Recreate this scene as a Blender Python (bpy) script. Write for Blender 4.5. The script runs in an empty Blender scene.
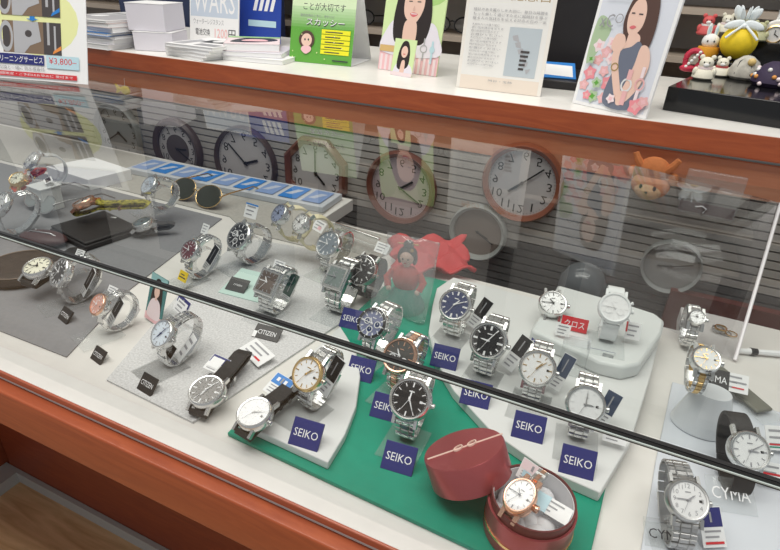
import bpy, bmesh, math, random
from mathutils import Vector, Matrix
random.seed(7)
S = bpy.context.scene
C = S.collection
PI = math.pi
# ------------------------------------------------------------------ camera
# metres; z = 0 is the top glass of the show case, x runs along the case, y away from the customer
FPX = 564.0
EYE = Vector((0, 0, .20))
cx_ = Vector((298.5, -290, 564)).normalized()
cz_ = Vector((51.3, -1044, -564)).normalized()
cy_ = (cx_ - cz_ * cx_.dot(cz_)).normalized()
cxx = cy_.cross(cz_)
if cxx.x < 0: cxx = -cxx
RW = Matrix((cxx, cy_, cz_))          # image frame (right, down, forward) -> world
cam = bpy.data.cameras.new('camera'); camo = bpy.data.objects.new('camera', cam); C.objects.link(camo)
right = RW @ Vector((1, 0, 0)); up = RW @ Vector((0, -1, 0)); back = RW @ Vector((0, 0, -1))
mw = Matrix((right, up, back)).transposed().to_4x4(); mw.translation = EYE
camo.matrix_world = mw
cam.sensor_width = 36; cam.lens = FPX / 780 * 36; cam.clip_start = .02
S.camera = camo
# ------------------------------------------------------------------ world, lights, exposure
W = bpy.data.worlds.new('world'); S.world = W; W.use_nodes = True
W.node_tree.nodes['Background'].inputs[0].default_value = (.93, .97, 1, 1)
W.node_tree.nodes['Background'].inputs[1].default_value = .42
def area(name, loc, rot, sx, sy, e, col=(1, .965, .91)):
    l = bpy.data.lights.new(name, 'AREA'); l.shape = 'RECTANGLE'; l.size = sx; l.size_y = sy; l.energy = e; l.color = col
    o = bpy.data.objects.new(name, l); C.objects.link(o); o.location = loc; o.rotation_euler = rot
area('ceiling_light_front', (-.5, -.08, 1.75), (0, 0, 0), 2.4, .45, 31)
area('ceiling_light_middle', (-.4, .45, 1.75), (0, 0, 0), 2.6, .35, 16)
area('rack_fill_light', (-.4, 1.32, 1.75), (0, 0, 0), 2.6, .3, 9)  # unseen fill light, added to brighten the eyewear rack
S.view_settings.view_transform = 'Standard'; S.view_settings.look = 'None'
S.view_settings.gamma = 1; S.view_settings.use_curve_mapping = False
S.view_settings.exposure = .0

def ray(u, v): return RW @ Vector(((u - 390) / FPX, (v - 275) / FPX, 1))
def P(u, v, z):
    r = ray(u, v); return EYE + r * ((z - EYE.z) / r.z)
def PY(u, v, y):
    r = ray(u, v); return EYE + r * (y / r.y)

# ------------------------------------------------------------------ materials
MATS = {}
def mat(name, col, rough=.5, metal=0, noise=0, nscale=40, spec=.5, coat=0):
    if name in MATS: return MATS[name]
    m = bpy.data.materials.new(name); m.use_nodes = True; nt = m.node_tree; b = nt.nodes['Principled BSDF']
    b.inputs['Base Color'].default_value = (*col, 1); b.inputs['Roughness'].default_value = rough
    b.inputs['Metallic'].default_value = metal; b.inputs['Specular IOR Level'].default_value = spec
    b.inputs['Coat Weight'].default_value = coat
    if noise:
        tc = nt.nodes.new('ShaderNodeTexCoord'); n = nt.nodes.new('ShaderNodeTexNoise'); n.inputs['Scale'].default_value = nscale
        n.inputs['Detail'].default_value = 4
        r = nt.nodes.new('ShaderNodeMapRange'); r.inputs[1].default_value = .3; r.inputs[2].default_value = .7
        r.inputs[3].default_value = 1 - noise; r.inputs[4].default_value = 1 + noise * .6
        mx = nt.nodes.new('ShaderNodeMix'); mx.data_type = 'RGBA'; mx.blend_type = 'MULTIPLY'; mx.inputs[0].default_value = 1
        mx.inputs[6].default_value = (*col, 1)
        nt.links.new(tc.outputs['Object'], n.inputs['Vector']); nt.links.new(n.outputs['Fac'], r.inputs[0])
        nt.links.new(r.outputs[0], mx.inputs[7]); nt.links.new(mx.outputs[2], b.inputs['Base Color'])
    MATS[name] = m; return m
def woodmat(name, c1, c2, scale=(1, 1, 1), rough=.3, coat=.3, dist=3):
    m = mat(name, c1, rough, coat=coat); nt = m.node_tree; b = nt.nodes['Principled BSDF']
    tc = nt.nodes.new('ShaderNodeTexCoord'); mp = nt.nodes.new('ShaderNodeMapping'); mp.inputs['Scale'].default_value = scale
    n = nt.nodes.new('ShaderNodeTexNoise'); n.inputs['Scale'].default_value = 6; n.inputs['Detail'].default_value = 6; n.inputs['Distortion'].default_value = dist
    cr = nt.nodes.new('ShaderNodeValToRGB'); cr.color_ramp.elements[0].position = .3; cr.color_ramp.elements[1].position = .7
    cr.color_ramp.elements[0].color = (*c1, 1); cr.color_ramp.elements[1].color = (*c2, 1)
    nt.links.new(tc.outputs['Object'], mp.inputs[0]); nt.links.new(mp.outputs[0], n.inputs['Vector'])
    nt.links.new(n.outputs['Fac'], cr.inputs[0]); nt.links.new(cr.outputs[0], b.inputs['Base Color']); return m
def glassmat(name, tint=(1, 1, 1), ior=1.5, rough=0.0, base=0.0, haze=None, hz=0):
    if name in MATS: return MATS[name]
    m = bpy.data.materials.new(name); m.use_nodes = True; nt = m.node_tree; nt.nodes.clear()
    out = nt.nodes.new('ShaderNodeOutputMaterial'); mx = nt.nodes.new('ShaderNodeMixShader')
    t = nt.nodes.new('ShaderNodeBsdfTransparent'); t.inputs[0].default_value = (*tint, 1)
    g = nt.nodes.new('ShaderNodeBsdfGlossy'); g.inputs['Roughness'].default_value = rough
    f = nt.nodes.new('ShaderNodeFresnel'); f.inputs[0].default_value = ior
    ge = nt.nodes.new('ShaderNodeNewGeometry'); mr = nt.nodes.new('ShaderNodeMapRange'); mr.inputs[3].default_value = ior; mr.inputs[4].default_value = 1 / ior
    nt.links.new(ge.outputs['Backfacing'], mr.inputs[0]); nt.links.new(mr.outputs[0], f.inputs[0])     # same reflection on both sides of a thin sheet
    src = t
    if hz:
        d = nt.nodes.new('ShaderNodeBsdfDiffuse'); d.inputs[0].default_value = (*haze, 1)
        m2 = nt.nodes.new('ShaderNodeMixShader'); m2.inputs[0].default_value = hz
        nt.links.new(t.outputs[0], m2.inputs[1]); nt.links.new(d.outputs[0], m2.inputs[2]); src = m2
    nt.links.new(f.outputs[0], mx.inputs[0]); nt.links.new(src.outputs[0], mx.inputs[1]); nt.links.new(g.outputs[0], mx.inputs[2])
    nt.links.new(mx.outputs[0], out.inputs[0]); MATS[name] = m; return m

GLASS = glassmat('top_glass', (.86, .88, .87), 1.46)
FGLASS = glassmat('front_glass', (.985, .99, .99), 1.35)
ACRY = glassmat('clear_acrylic', (.985, .99, .99), 1.4, .04, haze=(.85, .88, .88), hz=.07)
FILM = glassmat('clear_film', (.96, .97, .97), 1.5, .06, haze=(.9, .9, .92), hz=.12)
CRYS = glassmat('watch_crystal', (.99, .99, .99), 1.45)
WOOD = woodmat('red_brown_wood', (.30, .055, .014), (.40, .085, .022), (1, 6, 10), .45, .08)
WOODD = woodmat('dark_red_wood', (.20, .038, .016), (.26, .055, .02), (1, 6, 8), .5, .05)
WOODL = woodmat('reflected_band_wood', (.55, .20, .10), (.62, .25, .13), (1, 6, 10), .3, .3)
FLOORW = woodmat('plank_floor', (.48, .29, .14), (.74, .50, .28), (1.0, 9, 1), .45, .1, 1)
WHITE = mat('white_laminate', (.80, .79, .75), .35, noise=.03)
CFLOOR = mat('case_white', (.72, .70, .665), .45, noise=.03)
BOARD = mat('white_board', (.70, .71, .70), .4)
GREEN = mat('green_board', (.0, .27, .17), .55, noise=.06, nscale=90)
GREY = mat('grey_mat', (.23, .23, .24), .8, noise=.05, nscale=200)
TEX = mat('speckled_paper', (.62, .62, .62), .7, noise=.22, nscale=520)
SLAT = mat('slat_beige', (.40, .375, .35), .5, noise=.06)
GAP = mat('slat_gap', (.12, .11, .10), .7)
STEEL = mat('steel', (.72, .72, .71), .22, .95)
STEELM = mat('brushed_steel', (.50, .50, .50), .36, .95)
GOLD = mat('gold', (.85, .60, .28), .25, .95)
ROSE = mat('rose_gold', (.85, .52, .38), .25, .95)
BLK = mat('black', (.012, .012, .013), .4)
LEATHER = mat('black_leather', (.022, .02, .02), .55, noise=.3, nscale=300)
BROWNL = mat('dark_brown_leather', (.045, .032, .025), .5, noise=.25, nscale=120)
DGREY = mat('dark_grey', (.09, .09, .09), .4)
PAPER = mat('paper', (.86, .86, .86), .6)
PAPERC = mat('paper_cream', (.86, .82, .76), .6)
NAVY = mat('navy', (.025, .03, .17), .4)
RED = mat('red', (.65, .03, .04), .5)
BLUE = mat('blue', (.03, .22, .62), .4)
LBLUE = mat('light_blue', (.50, .70, .78), .5)
TXT = mat('ink', (.04, .04, .05), .6)
GINK = mat('grey_ink', (.33, .33, .35), .6)
WINK = mat('white_ink', (.85, .85, .86), .5)
CREAM = mat('cream_dial', (.84, .82, .66), .4)
YEL = mat('yellow', (.85, .60, .03), .5)
PYEL = mat('pale_yellow', (.80, .82, .40), .6)
PINK = mat('pink', (.86, .52, .55), .6)
PPINK = mat('pale_pink', (.86, .72, .74), .6)
SKIN = mat('skin', (.82, .56, .46), .6)
HAIR = mat('hair', (.022, .014, .014), .5)
HAIRB = mat('brown_hair', (.09, .045, .035), .5)
SILV = mat('silver_dial', (.80, .80, .80), .35, .1)
WD = mat('white_dial', (.88, .88, .88), .35)
BD = mat('black_dial', (.018, .018, .02), .3)
GD = mat('grey_dial', (.10, .095, .09), .3, .3)
BLD = mat('blue_dial', (.03, .05, .15), .3, .3)
SBD = mat('slate_blue_dial', (.22, .24, .38), .35, .2)

# ------------------------------------------------------------------ mesh builder
class MB:
    def __init__(s): s.v = []; s.f = []; s.m = []; s.mats = []; s.M = Matrix.Identity(4); s.sm = []
    def mi(s, m):
        if m not in s.mats: s.mats.append(m)
        return s.mats.index(m)
    def add(s, vs, fs, m, smooth=False):
        b = len(s.v); k = s.mi(m)
        s.v += [s.M @ Vector(v) for v in vs]
        for f in fs: s.f.append([b + i for i in f]); s.m.append(k); s.sm.append(smooth)
        return s
    def box(s, c, d, m, R=None, taper=1):
        x, y, z = d[0] / 2, d[1] / 2, d[2] / 2; vs = []
        for k, (i, j) in enumerate(((-1, -1), (1, -1), (1, 1), (-1, 1))): vs.append(Vector((i * x, j * y, -z)))
        for k, (i, j) in enumerate(((-1, -1), (1, -1), (1, 1), (-1, 1))): vs.append(Vector((i * x * taper, j * y * taper, z)))
        if R is not None: vs = [R @ v for v in vs]
        vs = [v + Vector(c) for v in vs]
        return s.add(vs, [(3, 2, 1, 0), (4, 5, 6, 7), (0, 1, 5, 4), (1, 2, 6, 5), (2, 3, 7, 6), (3, 0, 4, 7)], m)
    def bbox(s, x0, x1, y0, y1, z0, z1, m): return s.box(((x0 + x1) / 2, (y0 + y1) / 2, (z0 + z1) / 2), (abs(x1 - x0), abs(y1 - y0), abs(z1 - z0)), m)
    def chbox(s, c, d, m, R=None, e=.2):
        """box with chamfered top (+z) edges"""
        x, y, z = d[0] / 2, d[1] / 2, d[2] / 2; t = min(x, y) * e; vs = []
        for zz, q in ((-z, 0), (z - t, 0), (z, t)):
            for i, j in ((-1, -1), (1, -1), (1, 1), (-1, 1)): vs.append(Vector((i * (x - q), j * (y - q), zz)))
        if R is not None: vs = [R @ v for v in vs]
        vs = [v + Vector(c) for v in vs]
        fs = [(3, 2, 1, 0), (8, 9, 10, 11)]
        for l in (0, 4):
            for i in range(4): j = (i + 1) % 4; fs.append((l + i, l + j, l + 4 + j, l + 4 + i))
        return s.add(vs, fs, m)
    def lathe(s, prof, m, n=32, O=(0, 0, 0), R=None, sx=1, sy=1):
        vs = []; fs = []
        for r, z in prof:
            for k in range(n):
                a = 2 * PI * k / n; vs.append(Vector((r * sx * math.cos(a), r * sy * math.sin(a), z)))
        if R is not None: vs = [R @ v for v in vs]
        vs = [v + Vector(O) for v in vs]
        for i in range(len(prof) - 1):
            for k in range(n): j = (k + 1) % n; fs.append((i * n + k, i * n + j, i * n + n + j, i * n + n + k))
        if prof[0][0] > 1e-6: fs.append(tuple(range(n))[::-1])
        if prof[-1][0] > 1e-6: fs.append(tuple((len(prof) - 1) * n + k for k in range(n)))
        return s.add(vs, fs, m, True)
    def ring(s, prof, m, n=36, O=(0, 0, 0), R=None, sx=1, sy=1):
        """closed profile revolved: a band"""
        vs = []; fs = []; q = len(prof)
        for r, z in prof:
            for k in range(n):
                a = 2 * PI * k / n; vs.append(Vector((r * sx * math.cos(a), r * sy * math.sin(a), z)))
        if R is not None: vs = [R @ v for v in vs]
        vs = [v + Vector(O) for v in vs]
        for i in range(q):
            i2 = (i + 1) % q
            for k in range(n): j = (k + 1) % n; fs.append((i * n + k, i * n + j, i2 * n + j, i2 * n + k))
        return s.add(vs, fs, m, True)
    def ell(s, c, r, m, n=20, R=None, h=12):
        pr = [(math.sin(PI * i / h), -math.cos(PI * i / h)) for i in range(h + 1)]
        pr = [(max(a, 1e-4), b) for a, b in pr]
        vs = []; fs = []
        for a, b in pr:
            for k in range(n): t = 2 * PI * k / n; vs.append(Vector((a * math.cos(t) * r[0], a * math.sin(t) * r[1], b * r[2])))
        if R is not None: vs = [R @ v for v in vs]
        vs = [v + Vector(c) for v in vs]
        for i in range(h):
            for k in range(n): j = (k + 1) % n; fs.append((i * n + k, i * n + j, i * n + n + j, i * n + n + k))
        return s.add(vs, fs, m, True)
    def tube(s, pts, r, m, n=8, closed=False):
        pts = [Vector(p) for p in pts]; N = len(pts); rs = r if isinstance(r, list) else [r] * N; vs = []; fs = []
        ref = Vector((0, 0, 1))
        for i, p in enumerate(pts):
            t = (pts[(i + 1) % N] - pts[i - 1]) if closed else (pts[min(i + 1, N - 1)] - pts[max(i - 1, 0)])
            t.normalize(); a = t.cross(ref)
            if a.length < .1: a = t.cross(Vector((0, 1, 0)))
            a.normalize(); b = t.cross(a)
            for k in range(n): q = 2 * PI * k / n; vs.append(p + (a * math.cos(q) + b * math.sin(q)) * rs[i])
        for i in range(N if closed else N - 1):
            i2 = (i + 1) % N
            for k in range(n): j = (k + 1) % n; fs.append((i * n + k, i * n + j, i2 * n + j, i2 * n + k))
        if not closed: fs.append(tuple(range(n))[::-1]); fs.append(tuple((N - 1) * n + k for k in range(n)))
        return s.add(vs, fs, m, True)
    def prism(s, pts, z0, z1, m):
        n = len(pts); a = sum(pts[i][0] * pts[(i + 1) % n][1] - pts[(i + 1) % n][0] * pts[i][1] for i in range(n))
        if a < 0: pts = pts[::-1]
        vs = [(p[0], p[1], z0) for p in pts] + [(p[0], p[1], z1) for p in pts]
        fs = [tuple(range(n))[::-1], tuple(range(n, 2 * n))] + [(i, (i + 1) % n, n + (i + 1) % n, n + i) for i in range(n)]
        return s.add(vs, fs, m)
    def strip(s, path, w, t, m, wend=None):
        """band of width w (x) and thickness t along a path in the y,z plane"""
        N = len(path); vs = []; fs = []
        for i, (y, z) in enumerate(path):
            y0, z0 = path[max(i - 1, 0)]; y1, z1 = path[min(i + 1, N - 1)]
            d = Vector((y1 - y0, z1 - z0)).normalized(); nn = Vector((-d.y, d.x)) * t / 2
            ww = w + ((wend if wend is not None else w) - w) * i / (N - 1)
            for sx, sn in ((-1, -1), (1, -1), (1, 1), (-1, 1)): vs.append((sx * ww / 2, y + nn.x * sn, z + nn.y * sn))
        for i in range(N - 1):
            for k in range(4): j = (k + 1) % 4; fs.append((i * 4 + k, i * 4 + j, i * 4 + 4 + j, i * 4 + 4 + k))
        fs += [(3, 2, 1, 0), tuple((N - 1) * 4 + k for k in range(4))]
        return s.add(vs, fs, m, True)
    def build(s, name, parent=None, bevel=0, seg=2):
        me = bpy.data.meshes.new(name); me.from_pydata([tuple(v) for v in s.v], [], s.f)
        for m in s.mats: me.materials.append(m)
        for p, k, q in zip(me.polygons, s.m, s.sm): p.material_index = k; p.use_smooth = q
        bm = bmesh.new(); bm.from_mesh(me); bmesh.ops.recalc_face_normals(bm, faces=bm.faces) if not getattr(s, 'keep', False) else None
        bm.to_mesh(me); bm.free()
        me.set_sharp_from_angle(angle=math.radians(40))
        o = bpy.data.objects.new(name, me); C.objects.link(o)
        if parent: o.parent = parent
        if bevel:
            b = o.modifiers.new('bevel', 'BEVEL'); b.width = bevel; b.segments = seg; b.limit_method = 'ANGLE'
        return o
def tag(o, label, cat, group=None, kind=None):
    if label: o['label'] = label
    if cat: o['category'] = cat
    if group: o['group'] = group
    if kind: o['kind'] = kind
    return o
def struct(o): o['kind'] = 'structure'; return o
def thing(name, label, cat, loc, rz=0, group=None, M=None):
    o = bpy.data.objects.new(name, None); C.objects.link(o); o.empty_display_size = .01
    if M is not None: o.matrix_world = M
    else: o.location = loc; o.rotation_euler = (0, 0, rz)
    return tag(o, label, cat, group)
def lab(o, l): o['label'] = l; return o

# ---- lettering: outlines of Blender's own font as polygons
_TC = {}
def text_geo(t):
    if t in _TC: return _TC[t]
    cu = bpy.data.curves.new('t', 'FONT'); cu.body = t; cu.size = 1; cu.resolution_u = 2
    o = bpy.data.objects.new('t', cu); C.objects.link(o)
    dg = bpy.context.evaluated_depsgraph_get(); me = bpy.data.meshes.new_from_object(o.evaluated_get(dg))
    vs = [tuple(v.co) for v in me.vertices]; fs = [tuple(p.vertices) for p in me.polygons]
    bpy.data.objects.remove(o); bpy.data.curves.remove(cu); bpy.data.meshes.remove(me)
    if not vs: vs = [(0, 0, 0), (1, 0, 0), (1, 1, 0)]; fs = [(0, 1, 2)]
    x0 = min(v[0] for v in vs); x1 = max(v[0] for v in vs); y0 = min(v[1] for v in vs); y1 = max(v[1] for v in vs)
    _TC[t] = (vs, fs, x0, x1, y0, y1); return _TC[t]
def put_text(mb, t, x0, y0, x1, y1, z, m):
    vs, fs, a0, a1, b0, b1 = text_geo(t)
    sx = (x1 - x0) / max(a1 - a0, 1e-6); sy = (y1 - y0) / max(b1 - b0, 1e-6)
    mb.add([(x0 + (v[0] - a0) * sx, y0 + (v[1] - b0) * sy, z) for v in vs], fs, m)
def put_num(mb, t, cx, cy, hgt, z, m, sx_=1.0):
    vs, fs, a0, a1, b0, b1 = text_geo(t); k = hgt / (b1 - b0); kx = abs(k) * sx_
    mb.add([(cx + (v[0] - (a0 + a1) / 2) * kx, cy + (v[1] - (b0 + b1) / 2) * k, z) for v in vs], fs, m)
def smooth_closed(pts, k=5):
    out = []; n = len(pts)
    for i in range(n):
        p0, p1, p2, p3 = [Vector(pts[(i + j) % n]) for j in (-1, 0, 1, 2)]
        for q in range(k):
            t = q / k
            out.append(tuple(.5 * ((2 * p1) + (p2 - p0) * t + (2 * p0 - 5 * p1 + 4 * p2 - p3) * t * t + (3 * p1 - p0 - 3 * p2 + p3) * t ** 3)))
    return out
def draw(mb, w, h, ops, z0):
    """flat print on a card of w x h, lower-left origin, plane z = z0"""
    for i, op in enumerate(ops):
        z = z0 + .00008 * (i + 1); k = op[0]; m = op[-1]
        if k == 'r': x0, y0, x1, y1 = op[1:5]; mb.add([(x0 * w, y0 * h, z), (x1 * w, y0 * h, z), (x1 * w, y1 * h, z), (x0 * w, y1 * h, z)], [(0, 1, 2, 3)], m)
        elif k == 'e':
            cx, cy, rx, ry = op[1:5]; n = 20
            mb.add([((cx + rx * math.cos(2 * PI * j / n)) * w, (cy + ry * math.sin(2 * PI * j / n)) * h, z) for j in range(n)], [tuple(range(n))], m)
        elif k == 'o':
            cx, cy, rx, ry, th = op[1:6]; n = 20; vs = []
            for q in (1, 1 - th): vs += [((cx + q * rx * math.cos(2 * PI * j / n)) * w, (cy + q * ry * math.sin(2 * PI * j / n)) * h, z) for j in range(n)]
            mb.add(vs, [(j, (j + 1) % n, n + (j + 1) % n, n + j) for j in range(n)], m)
        elif k == 'p': pts = op[1]; mb.add([(x * w, y * h, z) for x, y in pts], [tuple(range(len(pts)))], m)
        elif k == 'b':
            pts = smooth_closed(op[1]); mb.add([(x * w, y * h, z) for x, y in pts], [tuple(range(len(pts)))], m)
        elif k == 't': put_text(mb, op[1], op[2] * w, op[3] * h, op[4] * w, op[5] * h, z, m)
def base_matrix(p0, p1):
    d = (p1 - p0); d.z = 0
    return math.atan2(d.y, d.x)
def card(name, label, cat, loc, yaw, lean, w, h, base, ops, t=.0012, group=None, edge=0, part='print'):
    """upright or leaning card; loc = middle of its bottom edge, lean = degrees back from vertical"""
    M = Matrix.Translation(loc) @ Matrix.Rotation(yaw, 4, 'Z')
    r = thing(name, label, cat, None, group=group, M=M)
    L = Matrix.Rotation(math.radians(90 - lean), 4, 'X') @ Matrix.Translation((-w / 2, 0, 0))
    b = MB(); b.M = L; b.bbox(0, w, 0, h, -t, 0, base); b.build('card', r, bevel=edge)
    p = MB(); p.M = L; p.keep = True; draw(p, w, h, ops, 0)
    if ops: p.build(part, r)
    return r

# ================================================================== STRUCTURE
YF, YB, ZS, ZC = .246, .865, .033, -.146
X0, X1 = -2.2, .75
b = MB(); b.bbox(-3, 1.2, -.9, .56, -.83, -.80, FLOORW); fl = struct(b.build('floor'))
b = MB(); b.bbox(-3, 1.6, 2.05, 2.1, -.83, 2.0, mat('wall_dark', (.16, .13, .12), .7, noise=.1, nscale=6)); struct(b.build('wall_back'))
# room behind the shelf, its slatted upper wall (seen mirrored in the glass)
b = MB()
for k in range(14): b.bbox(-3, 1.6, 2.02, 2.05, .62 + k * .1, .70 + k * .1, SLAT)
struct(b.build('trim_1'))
b = MB(); b.bbox(-3, 1.6, -2.6, 2.1, 2.0, 2.05, mat('ceiling_white', (.75, .75, .74), .8)); struct(b.build('ceiling'))

# rear counter: white top, wood edge, body
rc = thing('rear_counter', 'long white topped rear counter with a red-brown wooden edge behind the glass case', 'counter', (0, 1.1, -.8))
def kid(mb, name, root, bevel=0):
    mb.M = root.matrix_basis.inverted() @ Matrix.Identity(4); mb.v = [mb.M @ v for v in mb.v]; return mb.build(name, root, bevel)
b = MB(); b.bbox(X0, 1.0, YB + .003, 1.34, ZS - .016, ZS, WHITE); kid(b, 'countertop', rc)
b = MB(); b.bbox(X0, 1.0, YB, YB + .003, -.004, ZS - .0005, WOOD); b.bbox(X0, 1.0, YB + .003, YB + .02, -.004, ZS - .016, WOOD); kid(b, 'edge_band', rc)
b = MB(); b.bbox(X0, 1.0, YB + .004, YB + .02, -.052, -.005, WOODL); kid(b, 'rail', rc)  # mirror image of the edge band, its pale blend put into solid wood
b = MB(); b.bbox(X0, 1.0, YB + .022, 1.30, -.80, ZS - .017, WOODD); kid(b, 'body', rc)
# reflected slat wall of the room, built solid as the show case back
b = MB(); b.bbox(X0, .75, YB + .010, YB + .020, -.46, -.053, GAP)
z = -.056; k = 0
while z > -.45: b.bbox(X0, .75, YB + .004, YB + .011, z - .0105, z, SLAT if z > -.185 else mat('slat_shaded', (.10, .10, .10), .45)); z -= .0132  # same slats, with the shade low down put into a darker colour
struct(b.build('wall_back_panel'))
# show case
sc = thing('glass_show_case', 'long glass counter show case with orange-brown wooden front and white inside', 'show case', (0, YF, -.8))
g = MB(); g.bbox(X0, X1, YF + .004, YB - .002, -.004, .0, GLASS)
g.f = [g.f[1]]; g.m = g.m[:1]; g.sm = g.sm[:1]; kid(g, 'top_glass', sc)
g = MB(); g.add([(X0, YF, ZC - .004), (X1, YF, ZC - .004), (X1, YF, -.001), (X0, YF, -.001)], [(0, 1, 2, 3)], FGLASS); kid(g, 'front_glass', sc)
b = MB(); b.bbox(X0, X1, YF - .0005, YF + .0022, -.0005, .0008, BLK); b.bbox(X0, X1, YF - .0012, YF - .0002, -.0034, .0002, BLK)
b.bbox(X0, X1, YF - .0020, YF - .0013, -.0020, -.0012, mat('glass_edge', (.55, .62, .60), .2)); kid(b, 'edge_strip', sc)
lab(sc.children[-1], 'black sealing strip along the front glass edge')
b = MB(); b.bbox(X0, X1, YB - .004, YB - .001, -.001, .0015, DGREY); kid(b, 'rear_edge_strip', sc)
b = MB()
fp = [(X0, YF - .012), (X1, YF - .012), (X1, .69), (.085, .69), (.085, .63), (-.26, .63), (-.26, .70), (-.43, .70), (-.43, .80), (X0, .80)]
b.prism(fp, ZC - .02, ZC, CFLOOR); kid(b, 'display_floor', sc, .0008)
b = MB(); b.bbox(X0, X1, YF - .014, YF - .003, ZC - .0075, ZC - .0005, woodmat('lip_wood', (.36, .085, .04), (.46, .12, .06), (1, 6, 10), .3, .3)); kid(b, 'lip', sc, .001)
b = MB(); b.bbox(X0, X1, YF - .010, YF + .02, ZC - .0122, ZC - .0075, BLK); kid(b, 'groove', sc)
b = MB(); b.prism([(YF + .04, ZC - .012), (YF - .0120, ZC - .0122), (YF - .0235, ZC - .0135), (YF - .0245, ZC - .016), (YF - .0245, ZC - .060), (YF - .020, ZC - .063), (YF + .04, ZC - .063)], X0, X1, WOOD)
b.v = [Vector((v.z, v.x, v.y)) for v in b.v]; kid(b, 'apron', sc, .001)
b = MB(); b.bbox(-1.08, X1, .462, .48, -.80, ZC - .03, WOODD); kid(b, 'front_panel', sc)
b = MB(); b.bbox(-1.045, X1, .452, .461, -.80, -.772, mat('kick_grey', (.42, .43, .42), .5)); kid(b, 'kick_board', sc)
b = MB(); b.bbox(-1.09, -1.045, .05, .461, -.80, -.772, MATS['kick_grey']); b.bbox(-1.6, -1.09, .05, .48, -.8, ZC - .08, WOODD); kid(b, 'side_return', sc)

# ---- display boards on the case floor
def board(name, label, pts, z0, z1, m, bev=.0008, px=True, cat='display board'):
    w = [P(u, v, z1) for u, v in pts] if px else [Vector((x, y, z1)) for x, y in pts]
    c = sum(w, Vector()) / len(w)
    b = MB(); b.prism([(p.x - c.x, p.y - c.y) for p in w], 0, z1 - z0, m); o = b.build(name, None, bev); o.location = (c.x, c.y, z0)
    return tag(o, label, cat)
Z1 = ZC + .0003
board('display_mat', 'mid grey fabric mat covering the left end of the case floor', [(-1.3, .262), (-.462, .275), (-.512, .40), (-.56, .62), (-1.3, .62)], Z1, Z1 + .0012, GREY, 0, False)
board('display_paper', 'light grey speckled display sheet under the two watches left of the green base', [(-.400, .268), (-.292, .262), (-.258, .46), (-.36, .60), (-.49, .58), (-.455, .42)], Z1, Z1 + .002, TEX, 0, False)
board('green_board', 'bright green base board under the white boards', [(-.257, .264), (.030, .252), (.036, .40), (-.02, .60), (-.25, .60)], Z1, Z1 + .004, GREEN, .0008, False)
board('dim_floor_sheet', 'beige-grey sheet imitating dim light on the rear case floor below the left clocks', [(-.555, .632), (-.50, .600), (-.30, .605), (-.268, .69), (-.436, .695), (-.446, .79), (-1.4, .79), (-1.4, .632)], Z1, Z1 + .001, mat('beige_grey', (.40, .385, .35), .8, noise=.08, nscale=200), 0, False, 'cloth')  # added sheet: dimmer light at the rear put into the floor colour
def rounded(pts, k=8): return smooth_closed(pts, k)
ZG = Z1 + .0042
qa = [(-.2525, .272), (-.161, .266)] + [(-.161 + .0 + .0 * i, 0) for i in ()]
q = [(-.2525, .272), (-.163, .268), (-.166, .300), (-.174, .334), (-.190, .372), (-.212, .405), (-.248, .436)]
ZQ = ZG + .008
board('display_plate', 'white quarter-round display plate at the left of the green base', q, ZG, ZQ, BOARD, .001, False)
wp = [(-.178, .596), (-.186, .56), (-.176, .52), (-.160, .468), (-.135, .425), (-.105, .392), (-.060, .358), (-.010, .338), (.030, .334), (.046, .40), (.056, .50), (.062, .585), (.02, .592), (-.08, .595)]
ZW = ZG + .010
board('display_plate', 'large white display plate with a curved left side on the right of the green base', wp, ZG, ZW, BOARD, .001, False)
rp = [(-.062, .500), (.008, .478), (.030, .480), (.044, .494), (.060, .560), (.062, .588), (.052, .600), (.02, .606), (-.055, .612)]
ZR = ZW + .016
board('display_riser', 'small white raised block with rounded corners on the large white plate', rp, ZW, ZR, mat('opal', (.70, .73, .72), .25), .003, False)
ZT = Z1 + .003
tp = [(.060, .262), (.40, .262), (.40, .52), (.078, .52), (.068, .40)]
board('display_sheet', 'bluish white acrylic sheet at the right end of the case', tp, Z1, ZT, mat('bluish_white', (.64, .67, .72), .25), .0008, False)

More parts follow.
